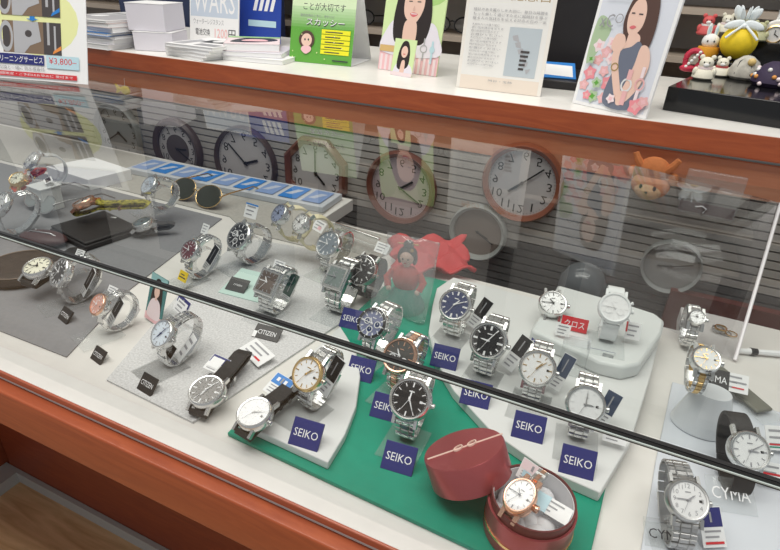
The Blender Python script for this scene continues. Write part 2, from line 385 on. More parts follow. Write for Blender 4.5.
# ================================================================== WATCHES
def frame_rx(a): return Matrix.Rotation(math.radians(a), 4, 'X')
def resample(path, n):
    L = [0]
    for i in range(1, len(path)): L.append(L[-1] + math.dist(path[i], path[i - 1]))
    out = []
    for k in range(n):
        t = L[-1] * k / (n - 1); i = 1
        while i < len(L) - 1 and L[i] < t: i += 1
        q = (t - L[i - 1]) / max(L[i] - L[i - 1], 1e-9)
        out.append((path[i - 1][0] + (path[i][0] - path[i - 1][0]) * q, path[i - 1][1] + (path[i][1] - path[i - 1][1]) * q))
    return out, L[-1]
def watch(label, u, v, base, R=.0185, dial=WD, case=STEEL, bezel=None, strap='bracelet', smat=None, smat2=None, tilt=48, yaw=0,
          marks=None, hands=None, hm=10, mm=9, chrono=0, style='plain', a=.031, bz=.0195, width=.0185, pose='ring', oval=1, square=False,
          name='wristwatch', group=None, flatlen=.085, roll=0, big=1.0):
    smat = smat or STEEL; smat2 = smat2 or smat; marks = marks or BLK; hands = hands or marks; bezel = bezel or case
    c2 = R + .002
    if pose == 'ring':
        th = math.asin(min(.95, c2 / a)); path = []
        n = 40
        for i in range(n + 1):
            t = th + (2 * PI - 2 * th) * i / n
            path.append((a * math.sin(t), -bz - .003 + bz * math.cos(t)))
        path = [(R * .98, -.0035)] + path + [(-R * .98, -.0035)]
        paths = [path]
    elif pose == 'flat':   # strap fastened flat and stretched out behind the case
        p1 = [(R * .95, -.003), (R + .006, -.005), (R + .02, -.0055), (flatlen, -.004), (flatlen + .008, -.007), (flatlen, -.0115), (R, -.0125), (0, -.0128), (-R - .002, -.0105), (-R - .004, -.006), (-R * .98, -.0035)]
        tq = math.tan(math.radians(tilt)); p1 = [(y_, z_ - max(0, y_ - R) * tq * .9) for y_, z_ in p1]
        paths = [p1]
    A = Matrix.Rotation(math.radians(tilt), 4, 'X') @ Matrix.Rotation(math.radians(roll), 4, 'Z')
    # lowest point of the strap
    low = min((A @ Vector((0, y, z))).z for y, z in paths[0]) - .0017 if roll == 0 else min(min((A @ Vector((s * width / 2, y, z))).z for y, z in paths[0]) for s in (-1, 1)) - .0017
    dz = -low * big
    loc = P(u, v, base + dz + .004 * math.cos(math.radians(tilt)))
    root = thing(name, label, 'watch', (loc.x, loc.y, base), math.radians(yaw), group)
    root.scale = (big,) * 3
    F = Matrix.Translation((0, 0, -low)) @ A
    def nb(): m = MB(); m.M = F; return m
    # case
    c = nb(); sy = oval
    if square:
        c.chbox((0, 0, 0), (R * 1.75, R * 1.85, .009), case, None, .18)
    else:
        c.lathe([(R * .80, -.0048), (R * .95, -.0040), (R, -.0020), (R, .0012), (R * .97, .0026), (R * .9, .0030)], case, 36, sx=1, sy=sy)
    lw = width * .5
    for sgn in (-1, 1):
        for sx in (-1, 1):
            Rr = Matrix.Rotation(sgn * -.35, 3, 'X')
            c.box((sx * (lw + .0008), sgn * R * sy * .98, -.0022), (.0028, .0085, .0042), case, Rr)
    c.build('case', root)
    b = nb()
    if square: b.box((0, 0, .0048), (R * 1.62, R * 1.7, .0012), bezel)
    elif style == 'diver':
        b.ring([(R * .97, .0028), (R * 1.0, .0040), (R * .98, .0058), (R * .78, .0064), (R * .77, .0040)], case, sy=sy)
        b.ring([(R * .955, .0058), (R * .955, .0064), (R * .80, .0069), (R * .80, .0060)], bezel, sy=sy)
        for k in range(12):
            q = 2 * PI * k / 12; b.box((R * .87 * math.sin(q), R * .87 * math.cos(q), .0069), (.0007, .0016, .0005), WINK, Matrix.Rotation(-q, 3, 'Z'))
    else: b.ring([(R * .985, .0024), (R * .97, .0044), (R * .90, .0056), (R * .83, .0054), (R * .82, .0034)], bezel, sy=sy)
    b.build('bezel', root)
    rd = R * .84; zd = .0042 if not square else .0056
    d = nb()
    if square: d.box((0, 0, .0053), (R * 1.3, R * 1.4, .0006), dial)
    else: d.lathe([(rd, .0030), (rd, zd)], dial, 32, sy=sy)
    z = zd + .0002
    k60 = 12
    if style == 'roman' or style == 'numbers':
        for k in range(12):
            q = 2 * PI * (k + 1) / 12; s_ = rd * .2
            x, y = rd * .76 * math.sin(q), rd * .76 * math.cos(q) * sy
            t = (['I', 'II', 'III', 'IV', 'V', 'VI', 'VII', 'VIII', 'IX', 'X', 'XI', 'XII'][k] if style == 'roman' else str(k + 1))
            put_num(d, t, x, y, s_ * 1.25, z, marks)
    else:
        for k in range(12):
            q = 2 * PI * k / 12; L = rd * (.2 if k % 3 else .27); wd_ = rd * (.045 if k % 3 else .07) * (1.7 if style in ('diver', 'bold') else 1)
            d.box((rd * .80 * math.sin(q), rd * .80 * math.cos(q) * sy, z), (wd_, L, .0004), marks, Matrix.Rotation(-q, 3, 'Z'))
        for k in range(60):
            if k % 5 == 0: continue
            q = 2 * PI * k / 60; d.box((rd * .93 * math.sin(q), rd * .93 * math.cos(q) * sy, z), (rd * .014, rd * .05, .0002), marks, Matrix.Rotation(-q, 3, 'Z'))
    d.box((0, rd * .42, z), (rd * .30, rd * .06, .0003), marks)
    if not chrono and not square and style not in ('roman',): d.box((rd * .66, 0, z), (rd * .16, rd * .13, .0004), WINK if dial in (BD, GD, BLD) else BLK)
    subs = {0: [], 2: [(-.42, -.28), (.42, -.28)], 3: [(-.45, .05), (.45, .05), (0, -.45)]}[chrono]
    for x, y in subs:
        d.ring([(rd * .25, z), (rd * .25, z + .0004), (rd * .19, z + .0004), (rd * .19, z)], hands, 20, O=(x * rd, y * rd, 0))
        d.lathe([(rd * .19, z), (rd * .19, z + .0001)], dial if dial is not SBD else BLD, 16, O=(x * rd, y * rd, 0))
        d.box((x * rd, y * rd + rd * .06, z + .0004), (rd * .03, rd * .14, .0003), hands)
    d.build('dial', root)
    for nm, ang, L, w_ in (('hour_hand', hm * 30 + mm * .5 * 5, .5, .085), ('minute_hand', mm * 30, .78, .06), ('second_hand', 205, .82, .02)):
        q = math.radians(ang); h = nb(); r_ = Matrix.Rotation(-q, 3, 'Z'); zz = z + {'hour_hand': .0005, 'minute_hand': .0009, 'second_hand': .0012}[nm]
        pt = [(-w_ / 2 * rd, -.12 * rd), (w_ / 2 * rd, -.12 * rd), (w_ / 2.2 * rd, L * rd * .7), (0, L * rd), (-w_ / 2.2 * rd, L * rd * .7)]
        h.add([(r_ @ Vector((x, y * (sy if abs(math.cos(q)) > .5 else 1), 0))) + Vector((0, 0, zz + dz_)) for dz_ in (0, .0003) for x, y in pt],
              [(4, 3, 2, 1, 0), (5, 6, 7, 8, 9)] + [(i, (i + 1) % 5, 5 + (i + 1) % 5, 5 + i) for i in range(5)], hands)
        if nm == 'second_hand': h.lathe([(rd * .06, z), (rd * .06, zz + .0006)], hands, 12)
        h.build(nm, root)
    if not square:
        k = nb(); k.keep = True
        k.add([(rd * .99 * math.cos(2 * PI * i / 28), rd * .99 * sy * math.sin(2 * PI * i / 28), .0056) for i in range(28)], [tuple(range(28))], CRYS); k.build('crystal', root)
    k = nb(); Ry = Matrix.Rotation(PI / 2, 3, 'Y'); k.lathe([(.0022, 0), (.0026, .0006), (.0026, .0030), (.0020, .0034)], case, 14, O=(R * .98, 0, -.0005), R=Ry); k.build('crown', root)
    if chrono:
        for sgn in (-1, 1):
            k = nb(); q = sgn * .5; k.lathe([(.0014, 0), (.0014, .0028), (.0020, .0028), (.0020, .0040)], case, 12, O=(R * .96 * math.cos(q), R * .96 * math.sin(q), -.0005), R=Matrix.Rotation(q, 3, 'Z') @ Ry); k.build('push_button', root)
    # strap
    if strap == 'bracelet' or strap == 'links':
        pitch = .0048 if strap == 'bracelet' else .0040
        pts, L = resample(paths[0], 200); n = int(L / pitch); pts, L = resample(paths[0], n + 1)
        s_ = nb(); cl = nb(); mid = n // 2
        for i in range(n):
            (y0, z0), (y1, z1) = pts[i], pts[i + 1]; c_ = Vector((0, (y0 + y1) / 2, (z0 + z1) / 2)); ang = math.atan2(z1 - z0, y1 - y0)
            Rr = Matrix.Rotation(ang, 3, 'X') @ Matrix.Rotation(PI, 3, 'Y') if False else Matrix.Rotation(ang, 3, 'X')
            f_ = min(i, n - i) / (n / 2); w_ = width * (1 - .16 * f_); l_ = math.dist((y0, z0), (y1, z1))
            # outward side is +normal
            up_ = Rr @ Vector((0, 0, 1)); cen = Vector((0, 0, -bz)); flip = up_.dot(c_ - cen) < 0 if pose == 'ring' else (i > n * .5)
            if flip: Rr = Rr @ Matrix.Rotation(PI, 3, 'Y')
            if abs(i - mid) <= 2:
                if i == mid: cl.chbox(c_, (w_ * 1.03, l_ * 4.6, .0040), smat, Rr, .12)
            s_.chbox(c_, (w_ * .40, l_ * .94, .0030), smat2, Rr, .3)
            for sx in (-1, 1): s_.chbox(c_ + Rr @ Vector((sx * w_ * .35, l_ * (.12 if i % 2 else -.05), 0)), (w_ * .28, l_ * .90, .0027), smat, Rr, .35)
        s_.build('bracelet', root); cl.build('clasp', root)
    elif strap == 'bangle':
        pts, L = resample(paths[0], 60); s_ = nb(); s_.strip(pts, width, .0022, smat); s_.build('bracelet', root)
    else:
        pts, L = resample(paths[0], 70); s_ = nb(); h_ = len(pts) // 2
        s_.strip(pts[:h_ + 1], width * .98, .0030, smat, width * .86); s_.strip(pts[h_:], width * .86, .0026, smat, width * .98)
        s_.build('strap', root, .0005)
        bk = nb(); i = int(len(pts) * .60); y, z_ = pts[i]
        bk.box((0, y, z_), (width * 1.05, .004, .0046), case); bk.build('buckle', root)
        i = int(len(pts) * .68); y, z_ = pts[i]; kp = nb(); kp.box((0, y, z_), (width * .95, .004, .0052), smat); kp.build('keeper', root)
    root['_c'] = list(loc); root['_dz'] = dz
    del root['_c']; del root['_dz']
    return root, loc

def stand(label, loc, base, yaw=0, foot=.03, h=.030, group='clear watch stands', r=.0195):
    """clear C-shaped cuff on a foot plate, inside the bracelet"""
    # cuff axis horizontal (x), centre just behind the dial
    root = thing('watch_stand', label, 'watch stand', (loc.x, loc.y, base), math.radians(yaw), group)
    c = MB(); pts = []
    for i in range(22):
        t = math.radians(150 + 250 * i / 21); pts.append((.012 + (r - .003) * math.cos(t + PI), r + .0022 + (r - .003) * math.sin(t + PI)))
    pts = []
    for i in range(24):
        t = math.radians(-60 + 290 * i / 23); pts.append((.016 + (r - .004) * math.cos(t), r + .001 + (r - .004) * math.sin(t)))
    c.strip(pts, .0125, .0014, ACRY); c.build('cuff', root)
    f = MB(); f.prism([(-.017, -foot), (.017, -foot), (.017, .012), (-.017, .012)], 0, .0012, ACRY); f.build('foot', root)
    return root
def brand_sign(text, label, u, v, base, col=NAVY, w=.0255, h=.0215, yaw=6, lean=42, group=None, ink=WINK):
    """small block sign leaning back, lettered plate on a wedge"""
    zc = base + h / 2 * math.cos(math.radians(lean)); p = P(u, v, zc)
    off = Matrix.Rotation(math.radians(yaw), 3, 'Z') @ Vector((0, -h / 2 * math.sin(math.radians(lean)), 0))
    root = thing('brand_sign', label, 'sign', (p.x + off.x, p.y + off.y, base), math.radians(yaw), group)
    L = Matrix.Rotation(math.radians(90 - lean), 4, 'X') @ Matrix.Translation((-w / 2, 0, 0))
    a = MB(); a.M = L; a.bbox(0, w, 0, h, -.002, 0, col); a.build('plate', root, .0003)
    t = MB(); t.M = L; t.keep = True; draw(t, w, h, [('t', text, .10, .36, .90, .64, ink)], .0001); t.build('lettering', root)
    s_ = MB(); c_, s2 = math.cos(math.radians(lean)), math.sin(math.radians(lean))
    s_.prism([(.002, 0), (h * s2 * .9 + .002, h * c_ * .9), (h * s2 + .004, 0)], -.005, .005, ACRY)
    s_.v = [Vector((v.z, v.x, v.y)) for v in s_.v]; s_.build('support', root)
    return root
def price_tag(label, u, v, z, w, h, yaw, lean, top, frac=.6, ops=None, roll=0, t=.0006):
    """hang tag: coloured upper field, white lower field with lines of print"""
    p = P(u, v, z)
    M = Matrix.Translation(p) @ Matrix.Rotation(math.radians(yaw), 4, 'Z') @ Matrix.Rotation(math.radians(90 - lean), 4, 'X') @ Matrix.Rotation(math.radians(roll), 4, 'Z')
    root = thing('price_tag', label, 'tag', None, M=M)
    L = Matrix.Translation((-w / 2, -h / 2, 0)); b = MB(); b.M = L; b.bbox(0, w, 0, h, -t, 0, PAPER); b.build('card', root)
    o = [('r', .03, 1 - frac, .97, .985, top)] if frac else []
    n = 3
    for i in range(n):
        y = (1 - frac) * (i + .7) / (n + .6); o.append(('r', .14, y, .14 + .7 * (.7 + .3 * ((i * 37) % 3) / 2), y + (1 - frac) * .09, GINK))
    if frac: o.append(('r', .44, 1 - frac + .12, .53, .88, GINK))
    if ops: o += ops
    k = MB(); k.M = L; k.keep = True; draw(k, w, h, o, .0001); k.build('print', root)
    return root

GB = Z1 + .0012; TB = Z1 + .002
def W_(stand_label=None, **k):
    base = k['base']; fz = 0
    w, loc = watch(**k)
    if stand_label:
        st = stand(stand_label, Vector((w.location.x, w.location.y, 0)), base, k.get('yaw', 0))
    return w
STND = 'clear acrylic stand holding '
# front row, left to right
W_(label='cream dial watch lying on the round dark leather tray', u=38, v=266, base=GB + .016, R=.0165, dial=CREAM, strap='leather', smat=LEATHER, pose='flat', tilt=14, yaw=6, flatlen=.05, hm=10, mm=8.5)
W_(STND + 'the black dial watch at the left', label='black dial steel bracelet watch on a clear stand beside the round leather tray', u=62, v=271, base=GB, R=.0195, dial=BD, marks=WINK, tilt=52, yaw=-22, style='bold', big=0.9)
W_(STND + 'the small rose gold dial watch', label='small rose gold dial steel watch on the edge of the grey mat', u=100, v=303, base=GB, R=.0140, dial=mat('rose_dial', (.78, .42, .34), .35, .2), bezel=ROSE, tilt=50, yaw=-18, a=.025, bz=.021, width=.013, hands=WINK, marks=WINK, big=0.85)
W_(STND + 'the pale blue dial watch', label='white and pale blue dial steel watch at the left edge of the speckled sheet', u=164, v=332, base=TB, R=.0172, dial=mat('ice_dial', (.72, .79, .86), .35), tilt=50, yaw=-16, marks=GINK, hands=BLD, hm=7, mm=1, big=0.84)
W_(label='dark grey dial watch with black leather strap laid flat on the speckled sheet', u=207, v=389, base=TB, R=.0185, dial=GD, strap='leather', smat=LEATHER, pose='flat', tilt=16, yaw=8, marks=WINK, hands=WINK, hm=6.5, mm=1, flatlen=.062, big=0.88)
W_(label='white dial watch with black leather strap laid flat on the quarter-round white plate', u=255, v=411, base=ZQ, R=.0180, dial=WD, strap='leather', smat=LEATHER, pose='flat', tilt=18, yaw=-8, marks=SILV, hands=STEELM, hm=2, mm=2, flatlen=.066, big=0.84)
W_(STND + 'the two-tone watch', label='white dial watch with gold bezel and steel bracelet on the quarter-round white plate', u=309, v=372, base=ZQ, R=.0175, dial=WD, bezel=GOLD, tilt=50, yaw=-10, marks=GOLD, hands=GOLD, hm=1, mm=1.5, big=0.86)
W_(STND + 'the black dial watch on the green base', label='black dial steel bracelet watch at the front of the green base', u=411, v=397, base=ZG, R=.0190, dial=BD, marks=WINK, hands=WINK, tilt=44, yaw=2, hm=11.6, mm=5, big=0.92)
W_(STND + 'the rose gold chronograph', label='brown dial chronograph with rose gold details just behind the black dial watch on green', u=401, v=354, base=ZG, R=.0185, dial=GD, case=STEEL, bezel=ROSE, marks=ROSE, hands=WINK, chrono=2, tilt=44, yaw=-8, smat2=ROSE, big=0.9)
W_(STND + 'the slate blue chronograph', label='slate blue dial chronograph with black bezel on the green base', u=374, v=322, base=ZG, R=.0180, dial=SBD, bezel=BLK, marks=WINK, hands=WINK, chrono=3, style='diver', tilt=48, yaw=-12, big=0.9)
W_(label='black diver watch with black rubber strap at the back left of the green base', u=363, v=269, base=ZG, R=.0205, dial=BD, bezel=BLK, marks=WINK, style='diver', strap='leather', smat=BLK, tilt=48, yaw=-10, width=.022, a=.027, big=0.9)
W_(STND + 'the blue dial watch on the large white plate', label='dark blue dial steel bracelet watch at the upper left of the large white plate', u=456, v=303, base=ZW, R=.0195, dial=BLD, marks=WINK, hands=WINK, style='bold', tilt=50, yaw=-4, hm=1, mm=2, width=.021, big=0.88)
W_(STND + 'the black dial watch on the large white plate', label='black dial steel bracelet watch in the middle of the large white plate', u=489, v=339, base=ZW, R=.0195, dial=BD, marks=WINK, hands=WINK, style='bold', tilt=50, yaw=-2, hm=9, mm=1, width=.021, big=0.9)
W_(STND + 'the white chronograph', label='white dial chronograph with steel bracelet to the right of the black dial watch on white', u=538, v=366, base=ZW, R=.0190, dial=WD, marks=GOLD, hands=GOLD, tilt=50, yaw=2, hm=1, mm=1.5, width=.020, big=0.84)
W_(STND + 'the plain white dial watch', label='plain white dial steel watch at the right edge of the large white plate', u=586, v=402, base=ZW, R=.0185, dial=WD, marks=SILV, hands=STEELM, tilt=50, yaw=6, hm=2, mm=12, width=.019, big=0.84)
W_(STND + 'the all white watch', label='all white watch with white band on the raised block', u=615, v=306, base=ZR, R=.0180, dial=WD, case=mat('white_ceramic', (.82, .84, .84), .2), marks=SILV, hands=SILV, strap='leather', smat=MATS['white_ceramic'], tilt=46, yaw=6, width=.019, chrono=2, big=0.86)
W_(STND + 'the silver ladies watch behind', label='small silver watch at the back left of the raised block', u=553, v=302, base=TB + .0003, R=.0150, dial=SILV, tilt=36, yaw=16, a=.022, bz=.019, width=.013)
# right end
WB = ZT
def frustum(label, u, v, base, r0, r1, h):
    p = P(u, v, base); root = thing('display_stand', label, 'stand', (p.x, p.y, base), 0)
    b = MB(); b.lathe([(r0 * .9, 0), (r0, .001), (r0 * .985, .004), (r1 * 1.03, h - .003), (r1 * .97, h)], mat('milky_acrylic', (.74, .77, .80), .25), 40, sy=.8); b.build('block', root)
    return root
frustum('white rounded riser under the two-tone ladies watch', 700, 425, WB, .0250, .0150, .038)
W_(label='two-tone ladies watch with round white dial on the white rounded riser', u=706, v=357, base=WB + .038, R=.0130, dial=WD, bezel=STEEL, marks=GOLD, hands=GOLD, smat2=GOLD, tilt=34, yaw=8, a=.023, bz=.018, width=.0125, strap='links', big=0.9)
W_(label='slim glittering crystal bracelet watch behind the white rounded riser', u=697, v=316, base=ZC + .0005, R=.0085, dial=SILV, tilt=40, yaw=6, a=.022, bz=.020, width=.012, strap='links')
W_(label='white dial watch with black leather strap at the right edge on the bluish sheet', u=749, v=448, base=WB, R=.0170, dial=WD, marks=GINK, hands=GINK, strap='leather', smat=LEATHER, tilt=42, yaw=16, hm=3, mm=2, width=.018, a=.034, bz=.018, big=0.88)
W_(STND + 'the large silver dial watch', label='large silver dial watch with numerals and wide grey steel bracelet in the lower right corner', u=688, v=497, base=WB, R=.0185, dial=SILV, bezel=STEELM, case=STEELM, style='numbers', marks=GINK, hands=GINK, tilt=34, yaw=16, a=.038, hm=1, mm=9, width=.022, smat=STEELM, big=0.76)
# back left, behind the top glass
W_(STND + 'the dark red dial watch', label='steel watch with small dark red dial left of the black chronograph', u=191, v=249, base=TB, R=.0165, dial=mat('wine_dial', (.16, .05, .06), .3), marks=WINK, tilt=50, yaw=-16, big=0.88)
W_(STND + 'the large black chronograph', label='large black chronograph with steel bracelet at the back of the case', u=240, v=235, base=TB + .0003, R=.0225, dial=BD, marks=WINK, hands=WINK, chrono=3, tilt=50, yaw=-18, width=.022, a=.029, bz=.024, big=0.88)
W_(STND + 'the square watch', label='square steel watch with dark dial and polished bracelet', u=269, v=281, base=TB, R=.0180, dial=mat('brown_dial', (.12, .09, .075), .3), square=True, tilt=46, yaw=-6, width=.024, marks=GINK, hands=WINK, big=0.88)
W_(STND + 'the grey patterned dial watch', label='steel watch with grey patterned dial behind the black diver watch', u=329, v=243, base=TB + .0003, R=.0200, dial=mat('grey_blue_dial', (.28, .32, .36), .3, .2), marks=WINK, tilt=50, yaw=-12, style='bold', width=.020, big=0.9)
W_(STND + 'the grey square display watch', label='steel watch with square grey display left of the black diver watch', u=337, v=276, base=TB + .0003, R=.0150, dial=mat('lcd_grey', (.20, .24, .23), .3), square=True, tilt=46, yaw=-4, width=.021, marks=GINK)
W_(label='cream strap ladies watch with blue dial, left one of the cream pair', u=281, v=213, base=ZC + .026, R=.0145, dial=mat('blue_grey_dial', (.30, .34, .48), .35), strap='leather', smat=mat('cream_leather', (.74, .68, .46), .55), tilt=50, yaw=-30, width=.014, a=.022, bz=.022, group=None)
W_(label='cream strap ladies watch with pearl dial, right one of the cream pair', u=302, v=222, base=ZC + .020, R=.0140, dial=SILV, strap='leather', smat=MATS['cream_leather'], tilt=50, yaw=-34, width=.014, a=.022, bz=.022)
W_(label='gold cased watch with green and yellow snake patterned strap lying on black folder', u=84, v=201, base=ZC + .022, R=.0160, dial=SILV, case=ROSE, bezel=ROSE, strap='leather', smat=mat('snake', (.34, .30, .04), .5, noise=1.0, nscale=220), pose='flat', tilt=22, yaw=-62, flatlen=.075, width=.015)
W_(STND + 'the clear banded watch', label='silver watch with wide clear band at the far left behind the reflected flyer', u=32, v=160, base=ZC + .02, R=.0200, dial=SILV, tilt=46, yaw=-25, width=.020, strap='leather', smat=mat('pale_grey_strap', (.62, .64, .64), .3), a=.031, bz=.027, big=0.85)
W_(label='ladies watch with gold case and coral bow strap at the far left', u=18, v=178, base=ZC + .022, R=.0130, dial=CREAM, case=GOLD, strap='leather', smat=mat('coral', (.85, .16, .10), .5), pose='flat', tilt=35, yaw=10, flatlen=.035, width=.012)
W_(STND + 'the tall silver chronograph', label='silver chronograph on a tall stand behind the reflected flyer edge', u=150, v=184, base=ZC + .02, R=.0185, dial=mat('pale_blue_dial', (.55, .62, .72), .35), chrono=3, marks=GINK, tilt=46, yaw=-20, width=.020, a=.028, bz=.024, big=0.85)
W_(label='steel watch at the left picture edge behind the glass', u=2, v=203, base=TB + .0003, R=.0190, dial=SILV, tilt=48, yaw=-20, width=.020)
W_(label='small dark oval watch with smoky glass lying behind the black folder', u=143, v=222, base=TB + .0003, R=.0150, dial=mat('smoky', (.10, .16, .18), .2), strap='leather', smat=DGREY, pose='flat', tilt=16, yaw=-50, flatlen=.03, width=.012)

# ---- signs
CIT = 'CITIZEN'
brand_sign(CIT, 'small black CITIZEN sign left of the other two, on the grey mat', 65, 315, GB, BLK, .020, .015, -14, 40)
brand_sign(CIT, 'small black CITIZEN sign standing on the white case floor', 98, 355, Z1, BLK, .018, .014, -12, 40)
brand_sign(CIT, 'small black CITIZEN sign at the left edge of the speckled sheet', 147, 384, TB, BLK, .0195, .0165, -8, 40)
for u, v, bz_, l in ((306, 434, ZQ, 'blue SEIKO sign on the quarter-round white plate'), (399, 458, ZG, 'blue SEIKO sign at the front of the green base, nearest the red box lid'),
                     (386, 407, ZG, 'blue SEIKO sign mostly hidden behind the front black dial watch'), (361, 369, ZG, 'blue SEIKO sign right of the two-tone watch, on green'),
                     (352, 319, ZG, 'blue SEIKO sign behind the slate blue chronograph'), (445, 357, ZW, 'blue SEIKO sign on the curved left rim of the large white plate'),
                     (476, 394, ZW, 'blue SEIKO sign half hidden by the glass edge strip'), (529, 427, ZW, 'blue SEIKO sign on the front part of the large white plate below the white chronograph'),
                     (578, 462, ZW, 'blue SEIKO sign nearest the right front corner of the large white plate'), (600, 361, ZW, 'blue SEIKO sign in front of the raised block'),
                     (539, 343, ZW, 'small blue SEIKO sign behind the white chronograph')):
    sm = (u == 539)
    brand_sign('SEIKO', l, u, v, bz_, w=.016 if sm else .0258, h=.014 if sm else .022)
card('display_card', 'narrow black and white logo card lying on the speckled sheet near the glass edge strip', 'card', P(264, 339, TB + .001), math.radians(6), 62, .030, .016, BLK, [('t', CIT, .15, .3, .85, .62, WINK), ('r', .0, .0, .14, .45, PAPER)])
card('display_card', 'black card lying on a pale green card behind the square watch', 'card', P(234, 291, TB + .003), math.radians(4), 60, .026, .018, BLK, [('t', CIT, .3, .42, .75, .55, WINK)])
card('display_card', 'pale green card under the black card behind the square watch', 'card', P(238, 297, TB + .001), math.radians(4), 80, .055, .05, mat('mint', (.55, .72, .66), .5), [])
card('logo_sign', 'red sign with white letters behind the white chronograph', 'sign', P(573, 331, ZR + .001), math.radians(4), 28, .026, .014, RED, [('t', 'クロス', .12, .25, .88, .75, WINK)])
card('logo_sign', 'clear CYMA sign in front of the leather strap watch at the right edge', 'sign', P(734, 513, WB + .001), math.radians(16), 62, .034, .026, ACRY, [('t', 'CYMA', .1, .35, .9, .7, WINK)])
card('logo_sign', 'clear CYMA sign half cut by the lower picture edge', 'sign', P(668, 549, WB + .001), math.radians(16), 60, .03, .016, ACRY, [('t', 'CYMA', .1, .35, .9, .75, TXT)])

# ---- hang tags
T = price_tag
T('black and white tag beside the black dial watch at the left', 88, 282, GB + .024, .012, .034, -22, 30, BLK, .72, roll=-12)
T('small white tag above the black dial watch at the left', 80, 253, GB + .04, .013, .008, 0, 40, PAPER, 0)
T('black and white tag beside the small rose gold dial watch', 115, 312, GB + .022, .013, .033, -20, 30, BLK, .62, roll=-14)
T('white paper tag above the small rose gold dial watch', 112, 291, GB + .038, .014, .010, -6, 35, PAPER, 0)
T('blue bordered white tag on the pale blue dial watch', 182, 306, TB + .046, .022, .017, -14, 30, NAVY, .45, [('r', .12, .2, .88, .8, PAPER), ('r', .2, .6, .7, .7, GINK), ('r', .2, .35, .6, .45, GINK)], roll=-8)
T('white tag hanging right of the pale blue dial watch', 186, 348, TB + .018, .010, .030, -18, 35, PAPER, 0, roll=-18)
T('black tag between the pale blue dial watch and its white tag', 170, 352, TB + .016, .012, .015, -12, 35, BLK, .8, roll=-10)
T('navy and white tag on the strap of the dark grey dial watch', 217, 364, TB + .015, .021, .017, -4, 70, NAVY, .5, [('r', .1, .2, .75, .85, PAPER)])
T('white price ticket with red print lying right of the dark grey dial watch', 257, 352, TB + .006, .038, .020, -24, 78, PAPER, 0, [('r', .6, .2, .85, .3, RED)])
T('bright blue and white tag on the strap of the white dial watch', 279, 386, ZQ + .016, .022, .020, -12, 66, BLUE, .5, [('r', .22, .66, .36, .84, WINK), ('r', .6, .66, .74, .84, WINK)])
T('black and white tag right of the two-tone watch', 331, 376, ZQ + .026, .013, .036, -14, 30, BLK, .60, roll=-10)
T('black and white tag right of the blue dial watch', 480, 313, ZW + .022, .013, .034, -10, 30, BLK, .62, roll=-16)
T('black and white tag right of the black dial watch on white', 517, 353, ZW + .022, .013, .036, -10, 30, BLK, .55, roll=-16)
T('navy and white tag right of the white chronograph', 562, 372, ZW + .022, .012, .034, -4, 30, mat('slate', (.05, .07, .12), .4), .62, roll=-12)
T('slate and white tag right of the plain white dial watch', 607, 409, ZW + .020, .013, .031, -4, 32, MATS['slate'], .62, roll=-12)
T('small white tag on the bracelet of the plain white dial watch', 615, 437, ZW + .010, .018, .010, 4, 45, PAPER, 0)
T('white tag under the red sign', 563, 330, ZR + .008, .014, .012, 4, 35, PAPER, 0)
T('white tag with red edge beside the all white watch', 633, 331, ZR + .014, .014, .017, 8, 32, PAPER, 0, [('r', 0, .4, .12, 1, RED)])
T('black CYMA tag with white price end right of the two-tone ladies watch', 727, 381, WB + .020, .036, .018, 6, 50, PAPER, 0, [('r', .0, .0, .55, 1, BLK), ('t', 'YMA', .08, .3, .5, .65, WINK), ('r', .62, .2, .9, .27, RED), ('r', .62, .5, .95, .57, GINK)])
T('navy and white tag below the large silver dial watch', 712, 527, WB + .012, .017, .026, 30, 45, NAVY, .5, [('r', .1, .08, .9, .14, RED)])
T('white price tag at the right edge with green and red lines', 777, 438, WB + .012, .018, .020, 22, 45, PAPER, 0, [('r', .1, .2, .9, .26, RED), ('r', .1, .1, .9, .15, GREEN)])
T('pink and white price tag below the leather strap watch at the right edge', 771, 473, WB + .012, .016, .016, 12, 45, PAPER, 0, [('r', .1, .4, .9, .5, RED)])
T('black and silver tag hanging right of the dark red dial watch', 211, 258, TB + .024, .012, .034, -16, 30, BLK, .72, roll=-14)
T('white ticket standing above the dark red dial watch', 205, 229, TB + .046, .012, .013, -10, 30, PAPER, 0)
T('blue and white ticket above the large black chronograph', 251, 211, ZC + .062, .021, .019, -6, 25, PAPER, 0, [('r', 0, .9, 1, 1, BLUE)])
T('green and black tag right of the square watch', 290, 287, TB + .022, .013, .034, -8, 30, mat('dark_green', (.01, .07, .05), .4), .8, roll=-10)
T('white tag above the square watch', 279, 265, TB + .046, .015, .010, -4, 35, PAPER, 0)
T('white price ticket with pink marks right of the cream strap pair', 319, 226, ZC + .03, .024, .016, -24, 40, PAPER, 0, [('r', .5, .2, .8, .5, PINK)])
T('white ticket left of the doll', 382, 248, ZG + .03, .02, .014, -10, 40, PAPER, 0)
T('tag with blue square lying on the grey mat beside the glass edge strip', 35, 234, GB + .006, .014, .014, -10, 50, PAPER, 0, [('r', .25, .3, .7, .8, NAVY)])
T('flat white ticket with a brown picture lying behind the white cube', 48, 180, ZC + .046, .022, .012, -30, 70, PAPER, 0, [('r', .1, .2, .9, .8, BROWNL)])
T('pale card lying on the black folder', 105, 219, ZC + .012, .03, .012, -2, 78, PAPER, 0, [('r', .1, .3, .9, .6, PINK)], roll=20)

